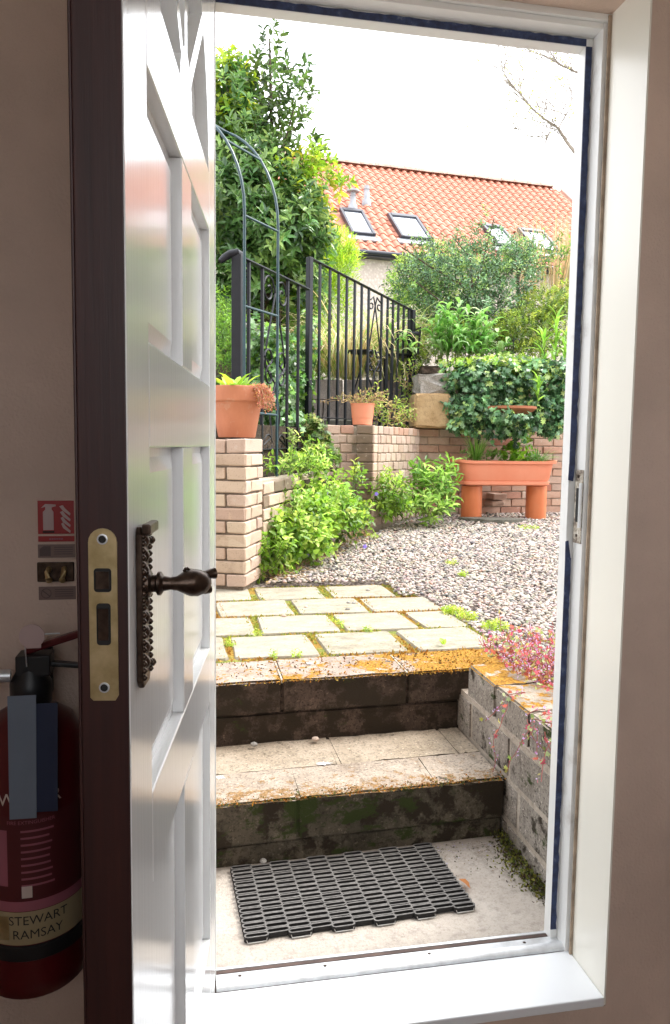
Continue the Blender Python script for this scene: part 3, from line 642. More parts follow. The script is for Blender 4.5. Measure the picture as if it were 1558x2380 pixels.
def roofpt(x, y):
    """picture point -> (x along eave, distance up slope)"""
    Mi = Matrix.Rotation(-atan2(.09, 1), 3, 'Z'); o_ = Mi @ (Vector((0, 0, EYE)) - Vector((3.6, 17.75, 1.3))); d_ = Mi @ (px(x, y, 1)-Vector((0, 0, EYE)))
    nv = Vector((0, -sin(ang), cos(ang))); p0 = Vector((0, 0, EZ)); t_ = (p0-o_).dot(nv)/d_.dot(nv); p = o_+d_*t_; return p.x, (p.y/cos(ang))
sk = []
for c in (((797, 496), (845, 496), (866, 552), (808, 551)), ((903, 506), (970, 511), (997, 563), (928, 560)), ((1128, 532), (1170, 533), (1192, 578), (1145, 577)), ((1210, 540), (1268, 545), (1292, 592), (1232, 588))):
    q4 = [roofpt(*p) for p in c]; xa = (q4[0][0]+q4[3][0])/2; xb = (q4[1][0]+q4[2][0])/2; sa = (q4[2][1]+q4[3][1])/2; sb = (q4[0][1]+q4[1][1])/2
    sk.append((min(xa, xb), max(xa, xb), min(sa, sb), max(sa, sb)))
print('skylights', sk)
cells = []
for r in range(nrow):
    for cidx in range(ncol):
        x = X0 + cidx*TW; s = r*ex
        if any(x+TW*.7 > a and x+TW*.3 < b and s+ex*.7 > c and s+ex*.3 < d for a, b, c, d in sk): continue
        cells.append((r, cidx, x, s))
def in_view(x): return -1.2 < x < 9
vis = sorted([c for c in cells if in_view(c[2])], key=lambda c: c[3]*1.0 + abs(c[2]-1.8)*.35)[:300]; vset = set((c[0], c[1]) for c in vis)
Rt = Matrix.Rotation(ang, 3, 'X'); rest = MB()
for (r, cidx, x, s) in cells:
    loc = Vector((x, s*cos(ang), EZ + s*sin(ang)))
    if (r, cidx) in vset: obj('roof_tile', tme, roof, loc + Vector((0, 0, random.uniform(-.004, .004))), (ang+random.uniform(-.006, .006), 0, random.uniform(-.01, .01)))
    else:
        jz = random.uniform(-.004, .004); rest.add([Rt @ Vector(v) + loc + Vector((0, 0, jz)) for v in tv], tf)
stuff(rest.build('roof_tiles', M['tile'], roof))
# ridge caps
rc = MB(); prof = [(.17*cos(q), .15*sin(q)) for q in [pi*i/7 for i in range(8)]]
vs = []; 
for xx, k_ in ((0, 1.0), (.46, .94)):
    vs += [(xx, a*k_, b*k_) for a, b in prof]
rme = MB().add(vs, [(i, i+1, i+9, i+8) for i in range(7)] + [tuple(range(8)), tuple(range(15, 7, -1))]).mesh('ridge_tile', M['ridge'])
for i in range(int((X1-X0)/.45)): obj('ridge_tile', rme, roof, (X0+i*.45, RY, RZ-.01+random.uniform(-.006, .006)), (0, random.uniform(-.01, .01), 0))
# gutter, bargeboard
g = MB(); g.tube([(X0, -.08, EZ-.06), (X1-.1, -.08, EZ-.06)], .052, 10); g.build('gutter', M['gutter'], hs_, True)
MB().box(X0+.1, X1-.1, -.02, .24, EZ-.135, EZ-.065).build('fascia', M['gutter'], hs_)
b = MB(); b.add([(X1-.06, -.05, EZ-.02), (X1+.02, -.05, EZ-.02), (X1+.02, RY, RZ+.03), (X1-.06, RY, RZ+.03), (X1-.06, -.05, EZ-.16), (X1+.02, -.05, EZ-.16), (X1+.02, RY, RZ-.14), (X1-.06, RY, RZ-.14)], [(0,1,2,3),(4,5,6,7),(0,1,5,4),(1,2,6,5),(2,3,7,6),(3,0,4,7)]); b.build('verge', M['ridge'], roof)
for (a, b_, c, d) in sk:
    fr = obj('skylight', MB().box(a-.03, b_+.03, -.0, .001, 0, .001).mesh('x', M['gutter']), hs_); bpy.data.objects.remove(fr)
    f_ = MB(); w = .075
    f_.box(a, a+w, c, d, .02, .13); f_.box(b_-w, b_, c, d, .02, .13); f_.box(a+w, b_-w, c, c+w*1.2, .02, .12); f_.box(a+w, b_-w, d-w*2.0, d, .02, .14)
    fo = f_.build('window', M['gutter'], hs_, bevel=.01, loc=(0, 0, EZ), rot=(ang, 0, 0))
    MB().box(a+w, b_-w, c+w*1.2, d-w*2, .03, .085).build('pane', M['skyglass'], fo)
    MB().box(a-.10, b_+.10, c-.22, c, .015, .05).build('flashing', M['lead'], fo)
for (x_, y0_, y1_, cap_) in ((820, 487, 450, True), (852, 476, 434, False)):
    xa, sa = roofpt(x_, y0_); h = (y0_-y1_)/FPX*19.3*1.05; vp = MB(); base = Vector((xa, sa*cos(ang), EZ+sa*sin(ang)))
    vp.lathe([(.13, -.05), (.12, .10), (.075, .16), (.075, h*.8), (.09, h*.8), (.09, h*.83), (.07, h*.84), (.07, h)], 14)
    if cap_: vp.lathe([(.05, h), (.17, h+.01), (.17, h+.05), (.04, h+.10)], 14)
    po = vp.build('vent_pipe', M['lead'], hs_, True, loc=base)
for o_ in bpy.data.objects:
    pass

# ------------------------------------------------------------------ our own house: wall with the doorway, hall behind
WY0, WY1 = 1.43, 1.66; XL, XR = -.03, .89
rm = thing('hall_wall', 'tan painted hall wall around the open doorway', 'wall', (0, 1.43, 0))
def W(x0, x1, z0, z1, name='wall_panel', y0=WY0, y1=WY1, mat='plaster', p=rm):
    return MB().box(x0, x1, y0-1.43, y1-1.43, z0, z1).build(name, M[mat], p)
mb = MB()
mb.box(-1.6, XL-.02, 0, .23, -.42, 2.62).box(XR+.004, 2.4, 0, .23, -.42, 2.62).box(XL-.02, XR+.004, 0, .23, 2.128, 2.62).box(XL-.02, XR+.004, 0, .20, -.42, -.022)
mb.build('masonry', M['plaster'], rm)
MB().box(XR, XR+.004, .001, .155, -.02, 2.128).build('reveal_lining', M['cream'], rm)
MB().box(XL-.02, XL, .001, .155, -.02, 2.128).build('reveal_lining', M['cream'], rm)
ex_ = MB().box(-9, XL-.03, .232, .30, -.4, 5.4).box(XR+.045, 9, .232, .30, -.4, 5.4).box(XL-.03, XR+.045, .232, .30, 2.15, 5.4); ex_.build('outer_wall', M['harl'], rm)
floor = struct(obj('hall_floor', MB().box(-1.6, 2.4, -1.35, 1.43, -.42, -.30).mesh('hall_floor', M['floorin'])))
struct(obj('hall_ceiling', MB().box(-1.6, 2.4, -1.35, 1.43, 2.55, 2.62).mesh('hall_ceiling', M['ceil'])))
sw1 = tag(MB().box(-1.7, -1.6, -1.35, 1.66, -.42, 2.62).build('hall_side_wall', M['plaster']), 'plain tan hall side wall left of the camera, outside the picture', 'wall')
sw2 = tag(MB().box(2.4, 2.5, -1.35, 1.66, -.42, 2.62).build('hall_side_wall', M['plaster']), 'plain tan hall side wall right of the camera, outside the picture', 'wall')
bw = thing('hall_back_wall', 'glazed hall wall behind the camera with wide window openings', 'wall', (0, -1.25, 0))
MB().box(-1.6, -.62, -.1, 0, -.3, 2.55).box(1.55, 2.4, -.1, 0, -.3, 2.55).box(-.62, 1.55, -.1, 0, -.3, 1.15).box(-.62, 1.55, -.1, 0, 2.45, 2.55).build('masonry', M['plaster'], bw)  # openings invented and sized to set the light level in the hall
mb = MB()
for x_ in (-.62, .45, 1.50): mb.box(x_, x_+.05, -.08, -.02, 1.20, 2.40)
mb.box(-.62, 1.55, -.08, -.02, 1.15, 1.20).box(-.62, 1.55, -.08, -.02, 2.40, 2.45).build('window_frame', M['frame'], bw)
mb = MB(); mb.add([(-60, -300, -.35), (60, -300, -.35), (60, -1.35, -.35), (-60, -1.35, -.35)], [(0, 1, 2, 3)]); struct(mb.build('rear_yard', M['rearyard']))  # unseen pale ground, added to bounce light into the hall
# ---- door frame
df_ = thing('door_frame', 'white painted door frame with navy weather seal and metal threshold', 'door frame', (0, 1.43, 0))
Y_ = lambda y: y-1.43
zt = 2.083
mb = MB().box(.860, .93, Y_(1.628), Y_(1.662), -.01, 2.16).box(.877, .93, Y_(1.585), Y_(1.628), -.02, 2.16); mb.box(.886, .93, Y_(1.575), Y_(1.585), -.02, 2.14)
mb.build('jamb', M['frame'], df_, bevel=.0015)
mb = MB().box(-.045, .0525, Y_(1.628), Y_(1.662), -.01, 2.16).box(-.045, .043, Y_(1.585), Y_(1.628), -.02, 2.16); mb.build('jamb', M['frame'], df_, bevel=.0015)
mb = MB().box(.0525, .860, Y_(1.628), Y_(1.662), zt, 2.16).box(.043, .877, Y_(1.586), Y_(1.628), 2.102, 2.16).box(-.028, .89, Y_(1.576), Y_(1.586), 2.114, 2.14); mb.build('head', M['frame'], df_, bevel=.0015)
def ragged(pts_a, pts_b, axis_fixed, thick): pass
def seal(x0, x1, z0, z1, n=60, vert=True):
    """strip standing 3 mm proud of the stop, with ragged paint edge on one side"""
    mb = MB(); v = []; 
    for i in range(n+1):
        t_ = i/n; j = random.uniform(-.0012, .0012)
        if vert:
            z = z0+(z1-z0)*t_; a, b_ = x0, x1+j
            v += [(a, Y_(1.6255), z), (b_, Y_(1.6255), z), (a, Y_(1.628), z), (b_, Y_(1.628), z)]
        else:
            x = x0+(x1-x0)*t_; v += [(x, Y_(1.6255), z0), (x, Y_(1.6255), z1+j), (x, Y_(1.628), z0), (x, Y_(1.628), z1+j)]
    f_ = []
    for i in range(n):
        a = i*4; f_ += [(a, a+1, a+5, a+4), (a+1, a+3, a+7, a+5), (a+3, a+2, a+6, a+7), (a+2, a, a+4, a+6)]
    f_ += [(0, 2, 3, 1), (n*4, n*4+1, n*4+3, n*4+2)]
    return mb.add(v, f_).build('weather_seal', M['seal'], df_)
seal(.8605, .875, 1.165, 2.084); seal(.8595, .8735, .03, .945); seal(.0525, .8605, 2.0845, 2.0995, vert=False)
# hanging torn end of the upper seal and curled top of the lower
MB().add([(.8605, Y_(1.626), 1.165), (.875, Y_(1.626), 1.165), (.868, Y_(1.620), 1.125), (.854, Y_(1.616), 1.128), (.8605, Y_(1.6285), 1.165), (.875, Y_(1.6285), 1.165), (.868, Y_(1.6225), 1.125), (.854, Y_(1.6185), 1.128)], [(0,1,2,3),(4,5,6,7),(0,1,5,4),(1,2,6,5),(2,3,7,6),(3,0,4,7)]).build('weather_seal', M['seal'], df_)
MB().add([(.8555, Y_(1.620), .985), (.863, Y_(1.621), .987), (.8735, Y_(1.626), .94), (.8595, Y_(1.6255), .94), (.8555, Y_(1.6225), .985), (.863, Y_(1.6235), .987), (.8735, Y_(1.6285), .94), (.8595, Y_(1.628), .94)], [(0,1,2,3),(4,5,6,7),(0,1,5,4),(1,2,6,5),(2,3,7,6),(3,0,4,7)]).build('weather_seal', M['seal'], df_)
# strike plate
sp = MB().box(.8740, .8765, Y_(1.588), Y_(1.622), .983, 1.152).build('strike_plate', M['wornplate'], df_, bevel=.001)
MB().box(.870, .874, Y_(1.5875), Y_(1.596), 1.02, 1.122).build('strike_lip', M['alu'], sp)
MB().box(.8732, .8741, Y_(1.600), Y_(1.614), 1.032, 1.110).build('strike_hole', M['hole'], sp)
for z in (1.001, 1.137): MB().lathe([(.004, 0), (.0035, .0012)], 12, (.8728, Y_(1.606), z), 'x').build('screw', M['bronze'], sp)
# threshold
mb = MB(); prof = [(1.588, 0), (1.589, .006), (1.598, .012), (1.606, .013), (1.611, .008), (1.634, .007), (1.636, .0)]
mb.prism([(Y_(a), b) for a, b in prof], .052, .878, 'x'); th = mb.build('threshold_strip', M['alu'], df_, 30)
for x in (.105, .30, .55, .79): MB().lathe([(.0045, 0), (.003, .0012)], 12, (x, Y_(1.622), .0072)).build('screw', M['bronze'], th)
MB().box(-.03, .90, Y_(1.6405), Y_(1.652), -.03, .004).build('sill_edge', M['sillwood'], df_, bevel=.002); MB().box(-.03, .90, Y_(1.6525), Y_(1.6605), -.03, .005).build('drip_edge', M['alu'], df_, bevel=.001)
MB().box(.03, .90, Y_(1.585), Y_(1.640), -.03, -.002).build('sill_base', M['sillwood'], df_)
MB().box(-.029, .8895, Y_(1.428), Y_(1.588), -.022, .0).build('window_board' if False else 'sill', M['sill'], df_, bevel=.003)

MB().box(.8825, .8905, Y_(1.573), Y_(1.5765), -.0, 2.125).build('seam_filler', M['filler'], df_)  # brown strip along the seam between frame and reveal
# ---- door leaf
a_ = atan2(.108, .835)
door = thing('door', 'white panelled front door standing open, brown along its lock edge', 'door', (-.059, .75, 0), pi/2-a_)
def D(name, boxes, mat='white', bevel=.002, par=None):
    m = MB()
    for b_ in boxes: m.box(*b_)
    return m.build(name, M[mat], par or door, bevel=bevel)
LW = .838; TK = .045; RC = .017
D('lock_stile', [(0, .115, 0, TK, .006, 2.09)]); D('hinge_stile', [(.742, LW, 0, TK, .006, 2.09)])
D('rail', [(.1155, .7415, 0, TK, .006, .195)]); D('rail', [(.1155, .7415, 0, TK, .69, .80)]); D('rail', [(.1155, .7415, 0, TK, 1.195, 1.31)]); D('rail', [(.1155, .7415, 0, TK, 1.60, 1.705)])
for z0, z1 in ((.1955, .6895), (.8005, 1.1945), (1.3105, 1.5995)): D('mullion', [(.378, .482, 0, TK, z0, z1)])
for (u0, u1) in ((.115, .378), (.482, .742)):
    for z0, z1 in ((.195, .69), (.80, 1.195), (1.31, 1.60)):
        m = MB(); m.box(u0, u1, RC, TK-.005, z0, z1)
        # raised field with sloping margin
        i0, i1 = .012, .030; y0 = RC-.0002; y1 = RC-.006
        o_ = [(u0+i0, y0, z0+i0), (u1-i0, y0, z0+i0), (u1-i0, y0, z1-i0), (u0+i0, y0, z1-i0)]; n_ = [(u0+i1, y1, z0+i1), (u1-i1, y1, z0+i1), (u1-i1, y1, z1-i1), (u0+i1, y1, z1-i1)]
        m.add(o_+n_, [(0,1,5,4), (1,2,6,5), (2,3,7,6), (3,0,4,7), (4,5,6,7)])
        m.build('panel', M['white'], door)
# sunburst at the top: surround, radial bars, hub and sunk segments
fc = (.430, 1.7055); Ro, Ri = .300, .062
arc = [(fc[0]+Ro*cos(q), fc[1]+Ro*sin(q)) for q in [pi*i/24 for i in range(25)]]
m = MB(); m.prism([(.1155, 1.7055), (.1155, 2.09), (.7415, 2.09), (.7415, 1.7055)] + arc, 0, TK); m.build('sunburst_surround', M['white'], door)
m = MB(); m.prism([(fc[0]+Ri*cos(q), fc[1]+Ri*sin(q)) for q in [pi*i/10 for i in range(11)]], 0, TK); m.build('sunburst_hub', M['white'], door)
for q in (45, 90, 135):
    q = radians(q); d = Vector((cos(q), sin(q))); s = Vector((-d.y, d.x))*.013; c = Vector(fc)
    m = MB(); m.prism([tuple(c+d*(Ri-.004)-s), tuple(c+d*(Ro+.004)-s), tuple(c+d*(Ro+.004)+s), tuple(c+d*(Ri-.004)+s)], .0004, TK); m.build('sunburst_bar', M['white'], door)
for k_ in range(4):
    q0, q1 = radians(45*k_), radians(45*k_+45); m = MB()
    m.prism([(fc[0]+(Ri-.01)*cos(q0), fc[1]+(Ri-.01)*sin(q0))] + [(fc[0]+(Ro+.006)*cos(q0+(q1-q0)*i/6), fc[1]+(Ro+.006)*sin(q0+(q1-q0)*i/6)) for i in range(7)] + [(fc[0]+(Ri-.01)*cos(q1), fc[1]+(Ri-.01)*sin(q1))], RC+.004, TK-.006); m.build('panel', M['white'], door)
D('edge_lipping', [(-.003, -.0002, .0006, TK+.001, .006, 2.09)], 'wood', .001); D('inner_face', [(-.003, LW, TK+.0012, TK+.004, .006, 2.09)], 'wood', .001)
# lock forend
pts = [(.010, .955)] + [(.010, 1.105)] + [(.0235+.0135*cos(q), 1.105+.0135*sin(q)) for q in [pi-pi*i/10 for i in range(1, 10)]] + [(.037, 1.105), (.037, .953), (.034, .950), (.013, .950)]
m = MB(); m.prism([(a, b) for a, b in pts], -.0048, -.0031, 'x'); fe = m.build('lock_forend', M['brass'], door)
def hole(y0, y1, z0, z1, name): 
    r = .003; p_ = []
    for cy, cz, q0 in ((y1-r, z1-r, 0), (y0+r, z1-r, 90), (y0+r, z0+r, 180), (y1-r, z0+r, 270)):
        for k in range(4): q = radians(q0+30*k); p_.append((cy+r*cos(q), cz+r*sin(q)))
    return MB().prism(p_, -.0053, -.0049, 'x').build(name, M['hole'], fe)
la = hole(.0155, .032, 1.057, 1.080, 'latch_mouth'); db = hole(.0165, .030, 1.005, 1.046, 'bolt_mouth')
MB().box(-.0061, -.0055, .0185, .0285, 1.010, 1.041).build('deadbolt', M['bronze'], fe)
MB().box(-.0061, -.0055, .0175, .030, 1.060, 1.077).build('latch_bolt', M['bronze'], fe)
for z in (1.108, .963):
    s_ = MB().lathe([(.0052, 0), (.0052, -.0006), (.0040, -.0008)], 16, (-.0049, .0235, z), 'x').build('screw', M['alu'], fe); MB().lathe([(.0037, 0), (.003, -.0004)], 12, (-.0058, .0235, z), 'x').build('screw_head', M['hole'], fe)
# exterior handle: ornate plate, beading, lever
m = MB(); m.prism([(.030, .957), (.030, 1.108), (.036, 1.116), (.068, 1.116), (.074, 1.108), (.074, .957), (.066, .948), (.038, .948)], -.007, -.0003); bp = m.build('handle_plate', M['bronze'], door, bevel=.002)
m = MB()
for i in range(21):
    z = .960+.0073*i
    for u in (.035, .069): m.lathe([(.0005, -.0032), (.0030, -.0015), (.0034, .0), (.0025, .003)], 8, (u, -.0075, z), 'y')
m.build('beading', M['bronze'], bp, True)
m = MB()
for i in range(9):
    z = .972+.016*i
    if abs(z-1.055) > .012: m.lathe([(.001, -.003), (.006, -.001), (.0075, .001)], 8, (.052, -.0078, z), 'y')
m.build('ornament', M['bronze'], bp, True)
m = MB(); m.box(.028, .076, -.016, -.007, 1.108, 1.119).build('plate_cornice', M['bronze'], bp, bevel=.002)
for z in (1.098, .966): MB().lathe([(.001, -.004), (.004, -.002), (.0045, .001)], 10, (.072, -.009, z), 'y').build('screw', M['bronze'], bp)
m = MB(); m.lathe([(.015, 0), (.014, -.004), (.009, -.006), (.009, -.010), (.0125, -.012), (.0125, -.015), (.008, -.018), (.0065, -.026)], 20, (.052, -.007, 1.055), 'y')
m.tube([(.052, -.030, 1.055), (.053, -.038, 1.055), (.056, -.045, 1.055), (.061, -.051, 1.0545), (.068, -.057, 1.053), (.075, -.062, 1.052), (.080, -.065, 1.051)], [.0065, .0075, .0115, .0145, .0145, .012, .008], 14)
m.tube([(.072, -.060, 1.056), (.080, -.068, 1.060), (.084, -.0745, 1.0605)], [.007, .005, .0062], 10); m.tube([(.072, -.058, 1.048), (.082, -.064, 1.043), (.086, -.068, 1.0435)], [.007, .0052, .0055], 10)
lv = m.build('lever_handle', M['bronze'], door, True)
m = MB()
for k_ in range(7): q = k_/6*pi*1.1-.2; m.lathe([(.0005, -.0018), (.0022, 0), (.0005, .0018)], 8, (.060+.002*sin(k_), -.048-.010*cos(q)*.3, 1.055+.0145*sin(q*.6+.5)), 'y')
m.build('lever_beading', M['bronze'], lv, True)

# ---- doormat
mt = thing('rubber_doormat', 'black rubber link doormat with bright wire loops along its near edge', 'doormat', (.125, 1.745, .001), 0)
cA, cB, cC, cD = Vector((.127, 1.738)), Vector((.722, 1.772)), Vector((.700, 2.088)), Vector((.128, 2.062))
ux = (cB-cA).normalized(); mt.rotation_euler = (0, 0, atan2(ux.y, ux.x)); mt.location = (cA.x, cA.y, .001)
MWd, MDp = (cB-cA).length, .325; ncx, ncy = 11, 16; lx, ly = MWd/ncx, MDp/ncy
def link_mesh(w, d, h=.013, th=.0046, n=4):
    r = d/2; out = []; inn = []
    for sx_, q0 in ((1, -90), (-1, 90)):
        for k in range(n+1):
            q = radians(q0+180*k/n); out.append((sx_*(w/2-r)+r*cos(q), r*sin(q))); ri = r-th; inn.append((sx_*(w/2-r)+ri*cos(q), ri*sin(q)))
    N = len(out); v = [(x, y, 0) for x, y in out]+[(x, y, h) for x, y in out]+[(x, y, 0) for x, y in inn]+[(x, y, h) for x, y in inn]; f_ = []
    for i in range(N):
        j = (i+1) % N; f_ += [(i, j, N+j, N+i), (N+i, N+j, 3*N+j, 3*N+i), (3*N+i, 3*N+j, 2*N+j, 2*N+i)]
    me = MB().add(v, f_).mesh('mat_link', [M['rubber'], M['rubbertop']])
    for p in me.polygons: p.material_index = 1 if abs(p.normal.z) > .5 else 0  # near-black sides paint shade into the holes; worn tops stay grey
    return me
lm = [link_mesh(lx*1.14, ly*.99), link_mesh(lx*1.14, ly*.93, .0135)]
for j in range(ncy):
    for i in range(ncx):
        y = (j+.5)*ly + (ly*.5 if i % 2 else 0)
        if i % 2 and j == ncy-1: continue
        bow = -.006*sin(pi*(i+.5)/ncx)*(1-j/ncy)
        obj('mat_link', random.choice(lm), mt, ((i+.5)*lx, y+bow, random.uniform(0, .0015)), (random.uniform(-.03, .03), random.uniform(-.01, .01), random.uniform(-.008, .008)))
for i in range(0, ncx+1, 2):
    i2 = min(i, ncx-1); x = (i2+.5)*lx; w = lx*.46; bow = -.006*sin(pi*(i2+.5)/ncx)
    MB().tube([(x-w, .004+bow, .0085), (x-w*.92, -.0022+bow, .003), (x+w*.92, -.0022+bow, .003), (x+w, .004+bow, .0085)], .0012, 6).build('wire_loop', M['wire'], mt, True)
m = MB()
for j in range(1, ncy): m.tube([(.0, j*ly, .004), (MWd, j*ly, .004)], .0011, 4)
m.build('cross_wires', M['hole'], mt)

# ---- fire extinguisher on the hall wall
ext = thing('fire_extinguisher', 'dark red water fire extinguisher hanging on the hall wall behind the door', 'fire extinguisher', (-.268, 1.335, .278))
m = MB(); m.lathe([(.078, 0), (.084, .006), (.0840, .03), (.0835, .034), (.0835, .405), (.080, .43), (.066, .456), (.045, .470), (.030, .476), (.030, .490)], 40); m.build('cylinder', M['redpaint'], ext, True)
m = MB(); m.lathe([(.0842, .070), (.0868, .072), (.0868, .095), (.0842, .097)], 40); m.build('base_ring', M['black'], ext, True)
def band(name, z0, z1, mat, q0=-170, q1=-10, r=.0843, n=30, par=ext):
    v = []; 
    for i in range(n+1):
        q = radians(q0+(q1-q0)*i/n); v += [(r*cos(q), r*sin(q), z0), (r*cos(q), r*sin(q), z1)]
    return MB().add(v, [(2*i, 2*i+2, 2*i+3, 2*i+1) for i in range(n)]).build(name, M[mat], par, True)
band('label_red_band', .175, .318, 'labelred', r=.0842); lb = band('label_cream_band', .099, .156, 'labelcream'); band('label_pink_band', .157, .174, 'labelpink')
def bent_text(txt, size, z, q_c, r, mat, par, ext_h=None):
    cu = bpy.data.curves.new('t', 'FONT'); cu.body = txt; cu.size = size; cu.align_x = 'CENTER'; cu.resolution_u = 3
    o_ = bpy.data.objects.new('t', cu); COL.objects.link(o_); bpy.context.view_layer.update(); dg = bpy.context.evaluated_depsgraph_get()
    me = bpy.data.meshes.new_from_object(o_.evaluated_get(dg)); bpy.data.objects.remove(o_)
    for v in me.vertices:
        q = radians(q_c) + v.co.x/r; v.co = Vector((r*cos(q), r*sin(q), z+v.co.y))
    me.materials.clear(); me.materials.append(M[mat]); return obj('lettering', me, par)
bent_text('WATER', .030, .336, -83, .0848, 'labelwhite', ext)
bent_text('FIRE EXTINGUISHER', .0085, .305, -82, .0848, 'labelpink', ext)
bent_text('STEWART', .0215, .134, -76, .0850, 'black', ext); bent_text('RAMSAY', .0215, .110, -77, .0850, 'black', ext)
m = MB().lathe([(.013, 0), (.013, -.0003)], 16, (0, 0, 0)); 
band('emblem', .108, .148, 'brass', -123, -108, .0850, 6); 
for i in range(9): band('print_line', .291-i*.0115, .2945-i*.0115, 'labelpink', -93, -56-random.randrange(8), .0847, 10)
band('print_block', .20, .295, 'labelpink', -128, -108, .0846, 6).data.materials[0] = M['labelpink']; band('print_square', .180, .200, 'labelwhite', -93, -82, .0849, 5)
m = MB(); m.lathe([(.030, .476), (.034, .482), (.034, .515), (.026, .53), (.018, .55), (.014, .56)], 20); m.box(-.02, .035, -.022, .022, .53, .565); va = m.build('valve', M['black'], ext, 35, bevel=.002)
MB().box(-.005, .12, -.009, .009, .0, .012).build('carry_handle', M['redpaint'], ext, bevel=.003, loc=(.0, 0, .565), rot=(0, -.30, 0)); MB().box(-.005, .11, -.008, .008, 0, .008).build('squeeze_lever', M['black'], ext, bevel=.002, loc=(.01, 0, .545), rot=(0, .12, 0))
m = MB(); m.tube([(-.03, -.01, .530), (-.075, -.015, .532)], .011, 12); m.build('hose_outlet', M['alu'], ext, True)
m = MB(); m.tube([(-.075, -.015, .532), (-.12, -.02, .53), (-.15, -.02, .50), (-.155, -.02, .42), (-.15, -.02, .25)], .012, 12); m.build('hose', M['black'], ext, True)
def tagbox(x0, x1, zb, zt, yb, yt, mat, name):
    v = [(x0, yb, zb), (x1, yb-.001, zb), (x1+.001, yt, zt), (x0-.001, yt, zt)]; v += [(x, y+.0015, z) for x, y, z in v]
    return MB().add(v, [(0,1,2,3),(4,5,6,7),(0,1,5,4),(1,2,6,5),(2,3,7,6),(3,0,4,7)]).build(name, M[mat], ext)
tagbox(-.017, .024, .322, .520, -.099, -.089, 'tagblue', 'service_tag'); tagbox(.020, .056, .330, .505, -.0965, -.0865, 'tagnavy', 'service_tag')
m = MB(); m.lathe([(.020, -.001), (.020, .001)], 20, (.012, -.045, .605), 'y'); m.box(.002, .026, -.0465, -.0435, .585, .603); m.build('seal_tag', M['signwhite'], ext)
m = MB(); m.tube([(.0, -.04, .59), (.0, -.03, .55)], .0012, 6); m.build('seal_cord', M['alu'], ext); m = MB(); m.tube([(.03, -.042, .607), (.055, -.04, .607)], .0015, 6); m.build('pin', M['alu'], ext)
MB().box(-.02, .02, .0, .012, .47, .56).build('wall_bracket', M['black'], ext, loc=(0, .082, 0))

# signs on the wall (flat boards)
def sign(name, label, cx, cz, w, h, mat, th=.002):
    s_ = thing(name, label, 'sign', (cx, 1.43-.0, cz)); MB().box(-w/2, w/2, -th, 0, -h/2, h/2).build('board', M[mat], s_); return s_
SX = -.238
s1 = sign('fire_sign', 'red square sign with white extinguisher and flames pictogram, above the extinguisher', SX, 1.065, .062, .060, 'signred')
def poly(s_, pts, mat, name, y=-.0026): MB().prism(pts, y, y+.0005).build(name, M[mat], s_)
poly(s1, [(-.022, -.023), (-.004, -.023), (-.004, .010), (-.007, .014), (-.007, .018), (.0, .020), (.0, .023), (-.018, .024), (-.025, .017), (-.018, .019), (-.018, .014), (-.022, .010)], 'signwhite', 'extinguisher_symbol')
for i in range(4):
    z = .020-i*.0105; poly(s1, [(.006+i*.001, z), (.012, z-.008), (.024, z-.017), (.025, z-.013), (.016, z-.004), (.012, z+.002)], 'signwhite', 'flame')
poly(s1, [(-.023, -.028), (-.003, -.028), (-.003, -.0245), (-.023, -.0245)], 'hole', 'symbol_base')
s2 = sign('sign_strip', 'narrow plain red strip sign directly below the pictogram sign', SX, 1.026, .062, .010, 'signred'); 
for i in range(6): poly(s2, [(-.012+i*.004, -.0015), (-.009+i*.004, -.0015), (-.009+i*.004, .0015), (-.012+i*.004, .0015)], 'labelpink', 'print')
s3 = sign('instruction_sign', 'small greyish sign with a dark picture and faint print, below the red strip', SX, 1.004, .064, .024, 'signgrey'); poly(s3, [(-.029, -.009), (-.010, -.009), (-.010, .009), (-.022, .009), (-.029, .004)], 'signline', 'picture')
for i in range(4): poly(s3, [(-.004, .006-i*.004), (.028, .006-i*.004), (.028, .0072-i*.004), (-.004, .0072-i*.004)], 'signline', 'print')
s4 = sign('prohibition_sign', 'small greyish sign with a thin crossed circle, under the brass hook', SX, .927, .064, .024, 'signgrey')
m = MB(); ring = [(-.019+.009*cos(q), .009*sin(q)) for q in [2*pi*i/24 for i in range(24)]]
for i in range(24):
    a1, a2 = 2*pi*i/24, 2*pi*(i+1)/24; m.prism([(-.019+.0078*cos(a1), .0078*sin(a1)), (-.019+.009*cos(a1), .009*sin(a1)), (-.019+.009*cos(a2), .009*sin(a2)), (-.019+.0078*cos(a2), .0078*sin(a2))], -.0026, -.0021)
m.prism([(-.0255, .0045), (-.0245, .0058), (-.0125, -.0045), (-.0135, -.0058)], -.0027, -.0021); m.build('crossed_circle', M['signline'], s4)
for i in range(4): poly(s4, [(-.004, .006-i*.004), (.028, .006-i*.004), (.028, .0072-i*.004), (-.004, .0072-i*.004)], 'signline', 'print')
hk = thing('wall_hook', 'tarnished brass double hook on a plate between the two small signs', 'hook', (SX, 1.43, .966))
MB().box(-.034, .030, -.004, 0, -.018, .018).build('plate', M['bronze'], hk, bevel=.003)
for s in (-1, 1): MB().tube([(s*.013, -.004, .006), (s*.014, -.016, .002), (s*.013, -.022, -.008), (s*.011, -.016, -.013)], [.005, .005, .0045, .006], 10).build('prong', M['brass'], hk, True)

